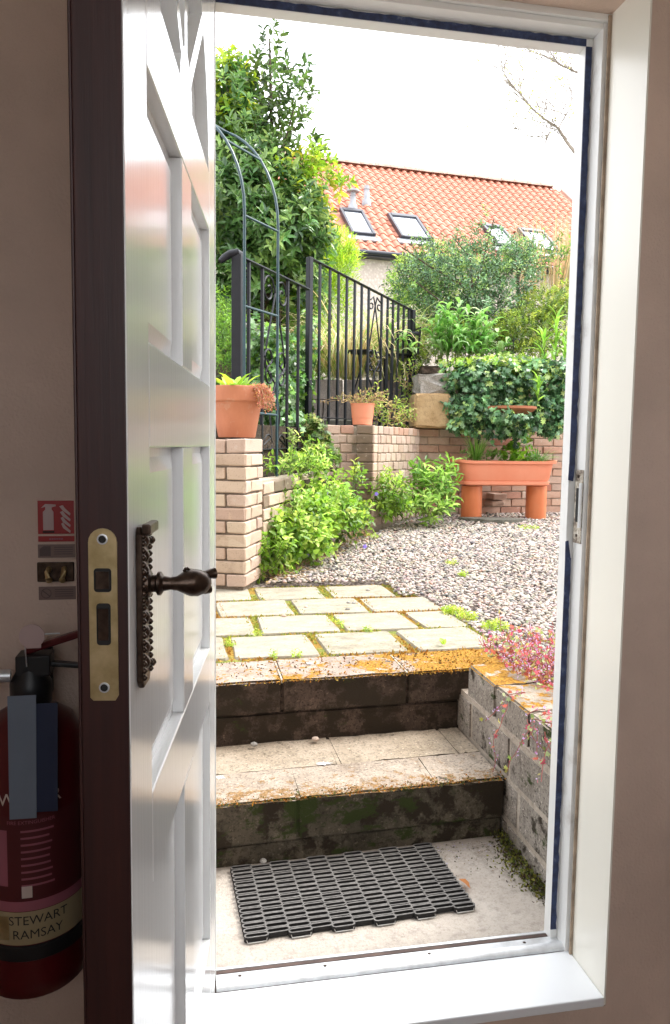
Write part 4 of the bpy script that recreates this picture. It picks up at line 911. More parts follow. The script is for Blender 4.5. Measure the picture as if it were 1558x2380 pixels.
# ------------------------------------------------------------------ railings
def on_line(xp, P0, P1):
    """plan position on the line P0-P1 seen at picture column xp (bar feet)"""
    v = px(xp, 1000, 1) - Vector((0, 0, EYE)); d = Vector((P1[0]-P0[0], P1[1]-P0[1]))
    den = d.x*v.y - d.y*v.x; return (v.x*P0[1]-v.y*P0[0])/den if abs(den) > 1e-9 else 0
def spiral(c, r0, turns, start, sgn, ax, n=22, shrink=.25):
    out = []
    for i in range(n+1):
        q = start + sgn*2*pi*turns*i/n; r = r0*(1-(1-shrink)*i/n); out.append((c[0]+r*cos(q), c[1]+r*sin(q)))
    return out
def ornament(root, base, dx, h, w, name='scrollwork'):
    """lyre of flat scrolls between two bars; base = foot point, dx = unit direction along the railing"""
    def T(p): return (base.x+dx.x*p[0], base.y+dx.y*p[0], base.z+p[1])
    def strand(pts, r=.0075): MB().tube([T(p) for p in pts], r, 6).build(name, M['iron'], root, True)
    for s in (-1, 1):
        top = spiral((s*w*.26, h*.90), w*.22, 1.1, pi/2 if s > 0 else pi/2, -s, None)[::-1]
        mid1 = [(s*w*.02, h*.93+.0), (0, h*.86)] ; strand(top + [(s*w*.12, h*.965), (0, h*.90), (-s*w*.16, h*.76), (-s*w*.34, h*.60), (-s*w*.38, h*.50), (-s*w*.20, h*.44), (0, h*.40), (s*w*.20, h*.22), (s*w*.12, h*.10)] + spiral((s*w*.24, h*.055), w*.20, 1.0, pi if s < 0 else 0, s, None))
        strand(spiral((s*w*.24, h*.53), w*.21, 1.2, -pi/2, s, None)); strand(spiral((s*w*.22, h*.435), w*.17, 1.1, pi/2, -s, None))
def railing(name, label, P0, P1, ft, bars, extra, orn, bt=.019):
    root = thing(name, label, 'railing', (P0.x, P0.y, min(P0.z, P1.z)-0)); o0 = Vector(root.location)
    d = P1-P0; dxy = Vector((d.x, d.y, 0)); L = dxy.length; u = dxy.normalized(); rz = atan2(u.y, u.x)
    def pt(t): return P0 + d*t - o0
    def top(t): return ft[0]+(ft[1]-ft[0])*t - o0.z
    # rails
    a, b = pt(-.01), pt(1.0); s = Vector((-u.y, u.x, 0))*.020
    for nm, zf, th in (('top_rail', lambda t: top(t), .010), ('bottom_rail', lambda t: pt(t).z+.045, .008)):
        p0, p1 = pt(-.01), pt(1.005); z0_, z1_ = zf(-.01), zf(1.005); v = []
        for (p, z) in ((p0, z0_), (p1, z1_)):
            for ss, zz in ((-1, -th), (1, -th), (1, 0), (-1, 0)): v.append((p.x+s.x*ss, p.y+s.y*ss, z+zz))
        MB().add(v, [(0,1,2,3), (4,5,6,7), (0,1,5,4), (1,2,6,5), (2,3,7,6), (3,0,4,7)]).build(nm, M['iron'], root, bevel=.002)
    for t_ in bars:
        p = pt(t_); MB().box(-bt/2, bt/2, -bt/2, bt/2, -.02, top(t_)-.010-p.z).build('bar', M['iron'], root, loc=p, rot=(0, 0, rz))
    for t_, w_, up, dn in extra:
        p = pt(t_); MB().box(-w_/2, w_/2, -w_/2, w_/2, -dn, top(t_)+up-p.z).build('post', M['iron'], root, loc=p, rot=(0, 0, rz), bevel=.004)
    for t_, w_ in orn: p = pt(t_); ornament(root, p, u, top(t_)-.012-p.z, w_)
    return root, u
P0 = Vector((.30, 4.93, 1.12)); P1 = Vector((.905, 5.97, 1.14)); c4x = lambda c: (600+c/2.2257)/1.2606
bars1 = [on_line(c4x(c), P0, P1) for c in (285, 372, 535, 605)]
r1, u1 = railing('iron_railing', 'nearer black iron railing with scrollwork, rising behind the large clay pot', P0, P1, (2.385, 2.41), bars1, [(0.0, .066, .0, .15), (on_line(c4x(228), P0, P1), .030, -.01, .15)], [((bars1[1]+bars1[2])/2, abs(bars1[2]-bars1[1])*1.2)])
m = MB(); e = Vector((-u1.x, -u1.y, 0)); s = Vector((-u1.y, u1.x, 0))*.026
pts_ = [Vector((0, 0, 1.275)) - e*.04, Vector((0, 0, 1.275)) + e*.02, Vector((0, 0, 1.268)) + Vector((-.05, 0, 0)), Vector((-.085, -.01, 1.245)), Vector((-.115, -.02, 1.215))]
m.tube(pts_, [.022, .026, .026, .024, .016], 10); m.build('handrail_end', M['iron'], r1, True)
Q0 = Vector((.985, 6.44, 1.40)); Q1 = Vector((2.185, 7.47, 1.40))
bars2 = [on_line(c4x(c), Q0, Q1) for c in (741, 806, 862, 915, 966, 1011, 1056, 1140, 1179, 1214, 1248, 1283, 1316)]
r2, u2 = railing('iron_railing', 'taller farther black iron railing standing behind the low brick wall', Q0, Q1, (2.765, 2.56), bars2, [(0.0, .046, .0, .30), (1.0, .055, .0, .05)], [((bars2[6]+bars2[7])/2, .24)])

# ------------------------------------------------------------------ rose arch
A1 = Vector((.325, 4.74)); A2 = Vector((.56, 5.02)); lv_ = (A2-A1); sp_ = Vector((-lv_.y, lv_.x)).normalized(); Rw = .68
ar = thing('garden_arch', 'slim dark green metal garden arch standing by the railing', 'garden arch', (A1.x, A1.y, 1.0))
for nm, A in (('hoop', A1), ('hoop', A2)):
    pts_ = [Vector((A.x, A.y, .98))] + [Vector((A.x, A.y, 1.2+.25*i)) for i in range(6)]
    for i in range(0, 25):
        q = pi*i/24; c = A + sp_*Rw; pts_.append(Vector((c.x - sp_.x*Rw*cos(q), c.y - sp_.y*Rw*cos(q), 2.60 + .72*sin(q))))
    pts_ += [Vector((A.x+sp_.x*2*Rw, A.y+sp_.y*2*Rw, 2.3)), Vector((A.x+sp_.x*2*Rw, A.y+sp_.y*2*Rw, .98))]
    MB().tube([p-Vector((A1.x, A1.y, 1.0)) for p in pts_], .0092, 8).build(nm, M['archmetal'], ar, True)
for z in (1.40, 2.04, 2.575):
    MB().tube([Vector((0, 0, z-1.0)), Vector((lv_.x, lv_.y, z-1.0-.005))], .008, 8).build('crossbar', M['archmetal'], ar, True)
for i in (5, 9, 13, 17):
    q = pi*i/24; c = sp_*Rw; o3 = Vector((c.x - sp_.x*Rw*cos(q), c.y - sp_.y*Rw*cos(q), 1.60+.72*sin(q))); MB().tube([o3, o3+Vector((lv_.x, lv_.y, 0))], .008, 8).build('crossbar', M['archmetal'], ar, True)

# ------------------------------------------------------------------ pots
pc = Vector((.255, 4.30, 1.238))
pot = thing('clay_pot', 'large terracotta pot on the brick pillar, fresh leaves and dried trailing stems', 'plant pot', pc)
m = MB(); m.lathe([(.100, 0), (.104, .006), (.121, .10), (.138, .185), (.140, .190), (.152, .195), (.157, .200), (.162, .268), (.158, .278), (.146, .280), (.138, .25), (.02, .235)], 48); m.build('body', M['terra'], pot, 40)
MB().lathe([(.139, 0), (.139, .012), (.01, .018)], 30, (0, 0, .238)).build('soil', M['soil'], pot)
for i in range(22):
    q = random.random()*2*pi; 
blades(pot, (-.01, -.02, .25), 26, .13, .055, [(.28, .48, .03), (.38, .55, .05), (.20, .40, .03)], .9, .5, 'leaf', 4, 'leaf', .09)
m = MB(); P = []; Dd = []
for i in range(80):
    q = random.uniform(-1.0, .85); r0 = .13*random.uniform(.75, 1.05); p = Vector((r0*cos(q), r0*sin(q), .265)); ps = [p.copy()]; out = Vector((cos(q), sin(q), 0)); n_ = random.randint(3, 8)*(1 if random.random() < .5 else 1)
    v = out*.02 + Vector((0, 0, .012))
    for k_ in range(n_):
        p = p + v + Vector((random.uniform(-.006, .006),)*3); v = v*.75 + Vector((random.uniform(-.004, .004), random.uniform(-.004, .004), -.008)); ps.append(p.copy()); P.append(tuple(p)); Dd.append((random.gauss(0, 1), random.gauss(0, 1), -1+random.gauss(0, .6)))
    m.tube(ps, .0012, 3, False)
stuff(m.build('dried_stems', M['stemdry'], pot)); P = np.array(P*4) + RS.randn(len(P)*4, 3)*.006; n = len(P)
stuff(obj('dried_leaves', leaves_mesh('dried_leaves', P, RS.randn(n, 3)+np.array([0, 0, -.6]), RS.randn(n, 3), .009+.010*RS.rand(n), .006+.004*RS.rand(n), tints(n, [(.50, .22, .13), (.42, .15, .10), (.58, .32, .20), (.45, .26, .08)]), M['dry']), pot))
pot.location.z += .0
sm = Vector((1.42, 6.27, 1.375)); sp2 = thing('plastic_pot', 'small orange plastic pot of dried twiggy stems on the wall top', 'plant pot', sm)
m = MB(); m.lathe([(.078, 0), (.082, .003), (.086, .055), (.089, .057), (.100, .170), (.104, .172), (.105, .178), (.098, .178), (.09, .15), (.01, .145)], 36); m.build('body', M['plastic_terra'], sp2, 40); MB().lathe([(.092, 0), (.09, .01), (.01, .012)], 24, (0, 0, .148)).build('soil', M['soil'], sp2)
m = MB(); P = []
for i in range(34):
    q = random.random()*2*pi; p = Vector((random.uniform(-.05, .05), random.uniform(-.05, .05), .155)); v = Vector((cos(q), sin(q)*.6, random.uniform(.3, 1.5))).normalized()*.035; ps = [p.copy()]
    for k_ in range(random.randint(4, 10)): p = p+v; v = v*.98+Vector((random.uniform(-.008, .008), random.uniform(-.006, .006), -.0035)); ps.append(p.copy()); P.append(tuple(p))
    m.tube(ps, .0018, 3, False)
stuff(m.build('dry_twigs', M['stemdry'], sp2)); P = np.array(P)+RS.randn(len(P), 3)*.01; n = len(P)
stuff(obj('dry_leaves', leaves_mesh('dry_leaves', P, RS.randn(n, 3), RS.randn(n, 3), .022+.02*RS.rand(n), .007+.006*RS.rand(n), tints(n, [(.50, .38, .18), (.40, .28, .12), (.30, .36, .08)]), M['dry']), sp2))

# trough planter on two clay pipes --------------------------------
tc = Vector((3.045, 6.83, 0)); gz0 = GZ(6.83)
for i, (x_, lab) in enumerate(((2.61, 'left upright clay pipe carrying the trough planter'), (3.265, 'right upright clay pipe carrying the trough planter'))):
    pp = thing('clay_pipe', lab, 'clay pipe', (x_, 6.80, gz0-.01), group=None)
    MB().lathe([(.096, 0), (.098, .01), (.098, .318), (.091, .321), (.084, .315), (.076, .1)], 32).build('body', M['pipe_terra'], pp, 40)
zt_ = gz0+.316
tr = thing('trough_planter', 'long orange plastic trough of chives and strawberry leaves standing on clay pipes', 'planter', (2.915, 6.80, zt_))
def trough(name, sect, z_l, mat, parent):   # sect: list of (halfx, halfy, z)
    m = MB(); v = []; f_ = []; n = 28
    for hx, hy, z in sect:
        for k_ in range(n):
            q = 2*pi*k_/n; c_, s_ = cos(q), sin(q); e_ = .22; v.append((hx*math.copysign(abs(c_)**e_, c_), hy*math.copysign(abs(s_)**e_, s_), z + (.012*(c_**2)-.006 if z > .2 else 0)))
    for i in range(len(sect)-1):
        for k_ in range(n): k2 = (k_+1) % n; f_.append((i*n+k_, i*n+k2, (i+1)*n+k2, (i+1)*n+k_))
    f_.append(tuple(range(n-1, -1, -1))); f_.append(tuple((len(sect)-1)*n+k_ for k_ in range(n)))
    return m.add(v, f_).build(name, M[mat], parent, 40)
trough('saucer', [(.395, .13, 0), (.425, .15, .012), (.428, .152, .040), (.415, .145, .042), (.40, .13, .02)], 0, 'plastic_terra', tr)
trough('body', [(.400, .13, .030), (.428, .145, .06), (.455, .160, .205), (.485, .178, .212), (.488, .180, .238), (.468, .168, .238), (.45, .155, .215), (.2, .1, .213)], 0, 'plastic_terra', tr)
trough('soil', [(.44, .15, .20), (.44, .15, .222), (.2, .1, .226)], 0, 'soil', tr)
cv = thing('chive_plant', 'tuft of thin upright chive leaves at the left end of the trough', 'plant', (2.915-.27, 6.80, zt_+.22)); blades(cv, (0, 0, 0), 90, .30, .007, [(.12, .30, .04), (.22, .42, .08)], .5, .3, 'leaf', 4, 'blade', .05)
sb_ = thing('strawberry_plant', 'bright green toothed strawberry leaves in the middle of the trough', 'plant', (2.915+.14, 6.80, zt_+.22))
bush(sb_, [((0, 0, .07), (.12, .09, .09), 34), ((.03, 0, .18), (.05, .05, .07), 10)], .06, .75, [(.22, .48, .03), (.34, .56, .06), (.16, .36, .03)], k=4, slen=.03)
s3_ = thing('seedling_plant', 'low small leaved green seedlings beside the chives in the trough', 'plant', (2.915-.06, 6.80, zt_+.22)); bush(s3_, [((0, 0, .05), (.12, .07, .06), 46), ((-.28, 0, .04), (.10, .07, .04), 24), ((.30, 0, .03), (.12, .07, .04), 30)], .04, .45, [(.14, .30, .05), (.22, .38, .10)], k=4, slen=.03)
s4_ = thing('pink_plant', 'narrow drooping blue green leaves at the right end of the trough', 'plant', (2.915+.33, 6.78, zt_+.22)); blades(s4_, (0, 0, 0), 70, .20, .010, [(.14, .34, .08), (.26, .44, .16)], .9, .7, 'leaf', 4, 'blade', .09)
# loose slab, brick ends under the planter
m = MB(); m.prism([(-.28, .10), (-.10, -.12), (.05, -.17), (.30, -.10), (.27, .02), (.08, .10)], 0, .035, 'z'); o = m.build('loose_slab', M['slate'], None, bevel=.006, loc=(2.72, 6.60, GZ(6.6)-.004)); tag(o, 'broken dark grey slab lying on the gravel before the left clay pipe', 'slab')
for i, (x_, z_, r_, lb_) in enumerate(((2.985, gz0+.19, .02, 'pale brick end jutting from the wall under the trough, upper one'), (2.965, gz0+.12, -.1, 'rounded pale brick end jutting from the wall under the trough, lower one'))):
    o = obj('brick_end', block_mesh('brick_end', .15, .16, .055, M['brick_pink'], .014 if i else .006, .006, 77+i), None, (x_, 7.10, z_), (0, r_, .1)); tag(o, lb_, 'brick')

# bowl in the ivy -------------------------------------------------
bp_ = px(1195, 948, 7.0); bw_ = thing('clay_bowl', 'shallow terracotta bowl half buried in the ivy above the red wall', 'bowl', (bp_.x, bp_.y+.05, bp_.z-.085))
MB().lathe([(.11, 0), (.14, .01), (.215, .07), (.225, .075), (.225, .098), (.205, .098), (.19, .07), (.02, .06)], 36).build('body', M['terra'], bw_, 40)

# ------------------------------------------------------------------ plants
G1 = [(.030, .085, .016), (.045, .12, .020), (.075, .17, .028), (.02, .055, .014)]                # dark laurel greens
GY = [(.16, .26, .02), (.24, .36, .025), (.11, .21, .02)]
def clumps(lst): return [((lambda c_: (tuple(c_[0]), c_[1], n))(pell(x, y, d, rx, ry, rd))) for (x, y, d, rx, ry, rd, n) in lst]
tree = thing('laurel_tree', 'tall glossy dark green evergreen filling the left side behind the arch', 'tree', tuple(px(612, 745, 8.0)))
def child_world(root):
    """parent that keeps world coordinates for its children"""
    return Matrix.Translation(-Vector(root.location))
def shift(root, before):
    off = Vector(root.location)
    for o_ in root.children:
        if o_.name not in before: o_.location = Vector(o_.location) - off
def grow(root, fn):
    before = set(o_.name for o_ in root.children); fn(); shift(root, before)
grow(tree, lambda: bush(tree, clumps([(560, 640, 8.2, 95, 90, .7, 340), (635, 560, 8.0, 95, 90, .7, 380), (545, 500, 8.0, 90, 90, .7, 430), (680, 510, 7.9, 52, 72, .5, 190), (590, 430, 8.0, 80, 75, .6, 250),
    (555, 350, 8.0, 62, 80, .5, 190), (520, 260, 8.0, 50, 80, .5, 200), (715, 560, 8.0, 38, 60, .45, 110), (660, 660, 8.1, 85, 70, .5, 260), (540, 740, 8.3, 70, 70, .5, 160)]),
    .095, .52, [(.075, .165, .05), (.115, .24, .065), (.19, .33, .10), (.04, .095, .03), (.28, .42, .12)], [.24, .27, .24, .10, .15], k=7, slen=.13, mat='gloss', up=.55, twigs=500, name='crown'))
grow(tree, lambda: bush(tree, clumps([(635, 240, 8.0, 42, 80, .3, 30), (615, 300, 8.0, 55, 50, .3, 42), (672, 300, 7.9, 30, 45, .25, 14), (627, 135, 8.0, 14, 55, .12, 12), (690, 190, 8.0, 18, 35, .2, 9), (700, 245, 8.0, 22, 20, .2, 12), (730, 352, 7.9, 26, 8, .12, 8), (590, 190, 8.0, 30, 40, .25, 26), (650, 390, 7.9, 40, 34, .25, 26)]),
    .095, .55, [(.09, .16, .035), (.10, .19, .04), (.05, .10, .03)], k=6, slen=.17, mat='gloss', up=1.0, twigs=300, name='crown'))
grow(tree, lambda: bush(tree, clumps([(525, 215, 8.0, 32, 55, .4, 120), (545, 290, 7.9, 40, 35, .35, 90), (560, 190, 8.0, 25, 30, .3, 30), (788, 432, 7.8, 8, 16, .1, 7), (740, 415, 7.8, 22, 26, .2, 24), (725, 395, 7.8, 30, 40, .2, 30), (748, 540, 7.9, 16, 55, .2, 32), (690, 450, 7.7, 50, 60, .15, 40)]),
    .085, .55, [(.22, .36, .025), (.32, .44, .03), (.38, .42, .04), (.16, .30, .02)], k=6, slen=.14, mat='leaf', up=.8, twigs=60, name='crown'))
def trunks():
    m = MB()
    for pts, r0 in (([(618, 770, 8.1), (615, 700, 8.1), (622, 640, 8.0), (630, 540, 8.0), (636, 400, 8.0), (630, 250, 8.0), (627, 90, 8.0)], .06), ([(600, 770, 8.1), (575, 690, 8.1), (560, 600, 8.1), (545, 450, 8.0), (535, 250, 8.0)], .05), ([(640, 770, 8.1), (652, 690, 8.0), (680, 600, 7.9), (715, 500, 7.9), (760, 430, 7.8)], .045), ([(630, 400, 8.0), (665, 320, 8.0), (690, 230, 8.0)], .02), ([(636, 470, 8.0), (690, 400, 7.9), (735, 352, 7.9)], .02)):
        n_ = len(pts); m.tube([px(*p) for p in pts], [r0*(1-.85*i/(n_-1)) for i in range(n_)], 7)
    m.build('trunk', M['bark'], tree, True)
grow(tree, trunks)

con = thing('golden_conifer', 'feathery lime yellow conifer behind the railing, against the house wall', 'conifer', tuple(px(765, 830, 8.9)))
grow(con, lambda: bush(con, clumps([(755, 740, 8.9, 48, 100, .4, 620), (775, 640, 8.9, 38, 75, .35, 420), (790, 590, 8.9, 26, 35, .2, 170), (735, 660, 8.9, 30, 60, .3, 200), (815, 610, 8.8, 12, 12, .1, 20)]), .075, .12, [(.28, .48, .02), (.38, .58, .03), (.18, .36, .015), (.46, .60, .06)], k=7, slen=.13, shape=SLIM, up=.9, spread=.55, name='crown', twigs=100, tmat='stem'))
grow(con, lambda: MB().tube([px(765, 850, 8.9), px(768, 620, 8.9)], [.05, .012], 7).build('trunk', M['bark'], con, True))

lb2 = thing('low_shrub', 'bright green feathery shrub at the left edge behind the clay pot', 'shrub', tuple(px(515, 870, 6.5)))
grow(lb2, lambda: bush(lb2, clumps([(515, 790, 6.5, 34, 60, .3, 260), (545, 770, 7.0, 25, 40, .3, 100), (500, 720, 7.2, 40, 40, .3, 120)]), .04, .28, [(.12, .30, .03), (.22, .42, .05), (.09, .20, .03)], k=6, slen=.09, name='foliage', twigs=40, tmat='stem'))
iv1 = thing('ivy', 'variegated ivy covering the bank seen through the nearer railing', 'ivy', tuple(px(650, 960, 6.3)))
grow(iv1, lambda: bush(iv1, clumps([(600, 810, 6.6, 40, 60, .25, 190), (640, 830, 6.5, 45, 60, .25, 220), (690, 900, 6.6, 32, 60, .2, 180), (640, 930, 6.3, 45, 60, .25, 240), (600, 960, 6.3, 40, 70, .2, 160), (670, 1000, 6.1, 35, 40, .2, 140), (715, 790, 7.0, 20, 60, .2, 80)]), .055, .95, [(.08, .20, .05), (.14, .30, .08), (.05, .12, .035), (.32, .44, .26), (.22, .42, .06)], k=3, slen=.05, mat='gloss', shape=IVY, up=.1, droop=.6, name='foliage'))
bs = thing('stone_pier', 'pale block pier capped by a stone behind the nearer railing', 'pier', tuple(px(588, 960, 7.0)))
grow(bs, lambda: obj('block', block_mesh('block', .17, .2, .75, M['greyblock'], .01, .005, 5), bs, tuple(px(588, 865, 7.0))))
grow(bs, lambda: obj('cap', block_mesh('cap', .24, .26, .06, M['stonegrey'], .02, .01, 6), bs, tuple(px(588, 765, 7.0))))

# grey block retaining wall in steps behind the railing
gwl = thing('block_wall', 'low grey concrete block wall behind the farther railing, grasses above it', 'block wall', tuple(px(820, 980, 8.0)))
p0 = px(700, 980, 8.05); p1 = px(945, 980, 7.95); du = Vector((p1.x-p0.x, p1.y-p0.y, 0)); LL = du.length; du.normalize(); rzg = atan2(du.y, du.x)
for r_, z_ in enumerate((1.36, 1.57, 1.78)):
    x_ = -.2*(r_ % 2)
    while x_ < LL:
        a, b = max(x_, 0), min(x_+.44, LL)
        if b-a > .05: obj('block', block_mesh('block', b-a-.008, .14, .205, M['greyblock'], .006, .003, int(x_*100)+r_), gwl, tuple(Vector((p0.x, p0.y, z_))+du*((a+b)/2)-Vector(gwl.location)), (0, 0, rzg))
        x_ += .448
obj('step_slab', block_mesh('step_slab', .75, .5, .07, M['slate'], .01, .004, 99), gwl, tuple(px(760, 985, 7.3)-Vector(gwl.location)), (0, 0, rzg)); 

pg = thing('pampas_grass', 'big arching clump of straw blond grass behind the farther railing', 'ornamental grass', tuple(px(810, 880, 8.2)))
blades(pg, (0, 0, 0), 620, 1.15, .015, [(.72, .62, .34), (.66, .56, .28), (.78, .70, .44), (.36, .50, .14), (.28, .44, .10)], .75, .9, 'dry', 6, 'blade', .32, 120, [.3, .22, .2, .16, .12])
pg2 = thing('garden_grass', 'clump of fresh green grass right of the straw blond clump', 'ornamental grass', tuple(px(905, 885, 8.3)))
blades(pg2, (0, 0, 0), 320, .95, .014, [(.26, .40, .10), (.36, .46, .16), (.55, .50, .26)], .55, .6, 'leaf', 5, 'blade', .22, 60)
lf = thing('fern_patch', 'fresh green leafy growth at the foot of the golden conifer', 'plant', tuple(px(700, 860, 8.2)))
grow(lf, lambda: bush(lf, clumps([(690, 780, 8.5, 45, 90, .3, 420), (640, 730, 8.7, 60, 50, .3, 260), (740, 830, 8.3, 35, 40, .25, 150)]), .06, .3, [(.20, .42, .03), (.30, .52, .05), (.11, .26, .03)], k=6, slen=.1, name='foliage'))

# bistro table and chair in black metal
tb = thing('bistro_table', 'small black metal bistro table half hidden behind the farther railing', 'table', tuple(px(842, 900, 7.6)))
zt2 = px(842, 821, 7.6).z-tb.location.z
MB().lathe([(.02, 0), (.16, .0), (.17, .006), (.17, .016), (.02, .018)], 28, (0, 0, zt2)).build('top', M['iron'], tb, 40)
for q in (0, 2.1, 4.2): MB().tube([(.06*cos(q), .06*sin(q), zt2), (.03*cos(q), .03*sin(q), zt2*.5), (.15*cos(q), .15*sin(q), -.1)], .008, 8).build('leg', M['iron'], tb, True)
ch_ = thing('garden_chair', 'black metal chair with a curved arm beside the small black table', 'chair', tuple(px(932, 900, 7.7)))
zs = px(932, 826, 7.7).z-ch_.location.z; zb = px(932, 785, 7.7).z-ch_.location.z
MB().box(-.16, .12, -.15, .15, zs-.012, zs).build('seat', M['iron'], ch_, bevel=.005)
for x_ in (-.14, .10):
    for y_ in (-.13, .13): MB().box(x_-.009, x_+.009, y_-.009, y_+.009, -.25, zs-.013).build('leg', M['iron'], ch_)
m = MB(); m.tube([(-.16, -.14, zs+.03), (-.13, -.14, zs+.12), (-.02, -.14, zs+.17), (.13, -.12, zb+.04)], .011, 8); m.tube([(.13, -.14, zs), (.15, -.14, zb+.08), (.15, .14, zb+.08), (.13, .14, zs)], .011, 8); m.build('back_frame', M['iron'], ch_, True)
m = MB().box(-.10, .14, -.16, -.13, zb, zb+.035); m.build('arm', M['iron'], ch_, bevel=.01)

# right hand bank ---------------------------------------------------
hol = thing('holly_shrub', 'sprawling grey green small leaved shrub with bare angled stems, in front of the roof', 'shrub', tuple(px(1090, 780, 8.4)))
grow(hol, lambda: bush(hol, clumps([(1000, 655, 8.5, 60, 45, .4, 230), (1085, 650, 8.4, 70, 55, .45, 300), (1145, 590, 8.5, 50, 30, .3, 110), (1215, 590, 8.5, 30, 24, .2, 36), (1248, 585, 8.6, 22, 22, .2, 22), (1185, 665, 8.4, 50, 50, .35, 170), (1095, 565, 8.5, 24, 24, .2, 26), (990, 590, 8.5, 28, 28, .25, 50), (950, 660, 8.4, 32, 45, .3, 75), (1135, 515, 8.5, 18, 14, .1, 9), (1060, 595, 8.5, 50, 30, .3, 90), (1205, 600, 8.6, 24, 22, .2, 18), (1050, 715, 8.4, 75, 40, .4, 190), (1140, 725, 8.3, 65, 40, .4, 230), (1020, 745, 8.2, 60, 30, .3, 150), (1215, 630, 8.4, 30, 30, .2, 50)]),
    .040, .5, [(.075, .16, .065), (.12, .25, .11), (.21, .36, .19), (.045, .105, .04), (.28, .44, .12)], [.25, .27, .2, .12, .16], k=8, slen=.15, mat='gloss', up=.5, twigs=500, name='foliage', surf=.45))
def st_h():
    m = MB()
    for pts, r0 in (([(1097, 775, 8.3), (1096, 715, 8.3), (1098, 682, 8.3)], .028), ([(1098, 684, 8.3), (1070, 660, 8.2), (1000, 620, 8.2), (935, 575, 8.3)], .018), ([(1098, 684, 8.3), (1120, 620, 8.3), (1148, 510, 8.4)], .018), ([(1097, 700, 8.3), (1050, 720, 8.1), (960, 650, 8.1)], .014), ([(1097, 690, 8.3), (1170, 640, 8.3), (1230, 600, 8.4)], .014), ([(1098, 684, 8.3), (1095, 600, 8.3), (1060, 560, 8.3)], .012)):
        n_ = len(pts); m.tube([px(*p) for p in pts], [r0*(1-.6*i/(n_-1)) for i in range(n_)], 6)
    m.build('trunk', M['bark'], hol, True)
grow(hol, st_h)
lime = thing('lime_shrub', 'pale lime green shrub behind the left edge of the grey green shrub', 'shrub', tuple(px(960, 760, 9.2)))
grow(lime, lambda: bush(lime, clumps([(960, 660, 9.2, 45, 50, .3, 260), (1010, 610, 9.3, 28, 26, .3, 70), (1080, 640, 9.3, 60, 40, .3, 130), (985, 720, 9.1, 60, 45, .3, 220)]), .05, .35, [(.30, .48, .08), (.40, .56, .12), (.20, .36, .06)], k=7, slen=.12, name='foliage', twigs=60))
rs = thing('leafy_shrub', 'open leafed shrub on a bare brown stem before the right skylights', 'shrub', tuple(px(1206, 700, 8.8)))
grow(rs, lambda: bush(rs, clumps([(1205, 600, 8.8, 26, 26, .2, 50), (1242, 608, 8.8, 18, 26, .2, 26), (1295, 600, 8.9, 15, 35, .2, 22)]), .055, .4, [(.12, .24, .04), (.20, .34, .06), (.08, .16, .04)], k=6, slen=.12, name='foliage', up=1, twigs=60))
grow(rs, lambda: MB().tube([px(1206, 700, 8.8), px(1204, 640, 8.8), px(1215, 600, 8.8), px(1240, 560, 8.8)], [.022, .018, .012, .006], 6).build('trunk', M['bark'], rs, True))
rd = thing('reeds', 'dry straw coloured reeds at the right in front of the house wall', 'reeds', tuple(px(1270, 690, 9.4)))
for dx_, n_ in ((-.2, 70), (.1, 90), (.35, 90)): blades(rd, (dx_, 0, 0), n_, 1.0, .012, [(.58, .44, .24), (.66, .52, .32), (.46, .34, .18), (.34, .36, .14)], .16, .12, 'dry', 3, 'blade', .22, 40)
heb = thing('hebe_mounds', 'dense rounded dark green shrub with yellow green tips on the right bank', 'shrub', tuple(px(1240, 840, 8.0)))
grow(heb, lambda: bush(heb, clumps([(1260, 715, 8.2, 55, 38, .35, 560), (1215, 770, 8.0, 60, 45, .35, 620), (1290, 770, 8.1, 50, 55, .35, 520), (1170, 780, 8.0, 40, 45, .3, 300), (1310, 700, 8.3, 30, 35, .3, 200), (1210, 815, 7.9, 60, 30, .3, 300), (1000, 800, 8.0, 45, 45, .2, 260), (1080, 795, 8.0, 60, 45, .25, 360), (975, 830, 7.8, 20, 35, .15, 90)]), .026, .55, [(.06, .12, .02), (.13, .23, .025), (.34, .44, .05), (.24, .35, .04)], [.28, .28, .22, .22], k=8, slen=.06, name='foliage', up=1.0))
ll = thing('lily_clump', 'large clump of long fresh green arching lily leaves above the stone stack', 'plant', tuple(px(1062, 835, 7.6)))
lsm = MB()
for i in range(34):
    x_, y_ = random.gauss(0, .22), random.gauss(0, .07); h_ = random.uniform(.24, .60)*(1-.5*min(1, abs(x_)/.5)); tx = x_*1.35+random.gauss(0, .03)
    lsm.tube([(x_, y_, -.05), ((x_+tx)/2, y_, h_*.5), (tx, y_-.03, h_)], [.005, .004, .003], 5, False); nl = 13
    for j in range(nl):
        f_ = .15+.85*j/(nl-1); blades(ll, (x_+(tx-x_)*f_, y_-.03*f_, h_*f_), 1, .23*(1.1-.45*f_), .042, [(.18, .40, .08), (.26, .50, .13), (.12, .30, .06), (.38, .58, .26)], .75+.35*(1-f_), .9, 'leaf', 5, 'leaf', .004)
lsm.build('stems', M['stem'], ll)
def lily_stalk(name, label, x, y0, y1, d, n_leaf, ls=.13, par=None):
    b = px(x, y0, d); t_ = px(x, y1, d); root = thing(name, label, 'plant', tuple(b)); H_ = t_.z-b.z
    MB().tube([(0, 0, 0), (.01, 0, H_*.5), (0, 0, H_)], [.006, .005, .003], 6).build('stem', M['stem'], root)
    for i in range(n_leaf):
        z = H_*(.12+.88*i/n_leaf); q = i*2.4; o_ = blades(root, (0, 0, z), 1, ls, .026, [(.18, .40, .05), (.28, .52, .08)], 1.0, .5, 'leaf', 4, 'leaf', .002)
    return root
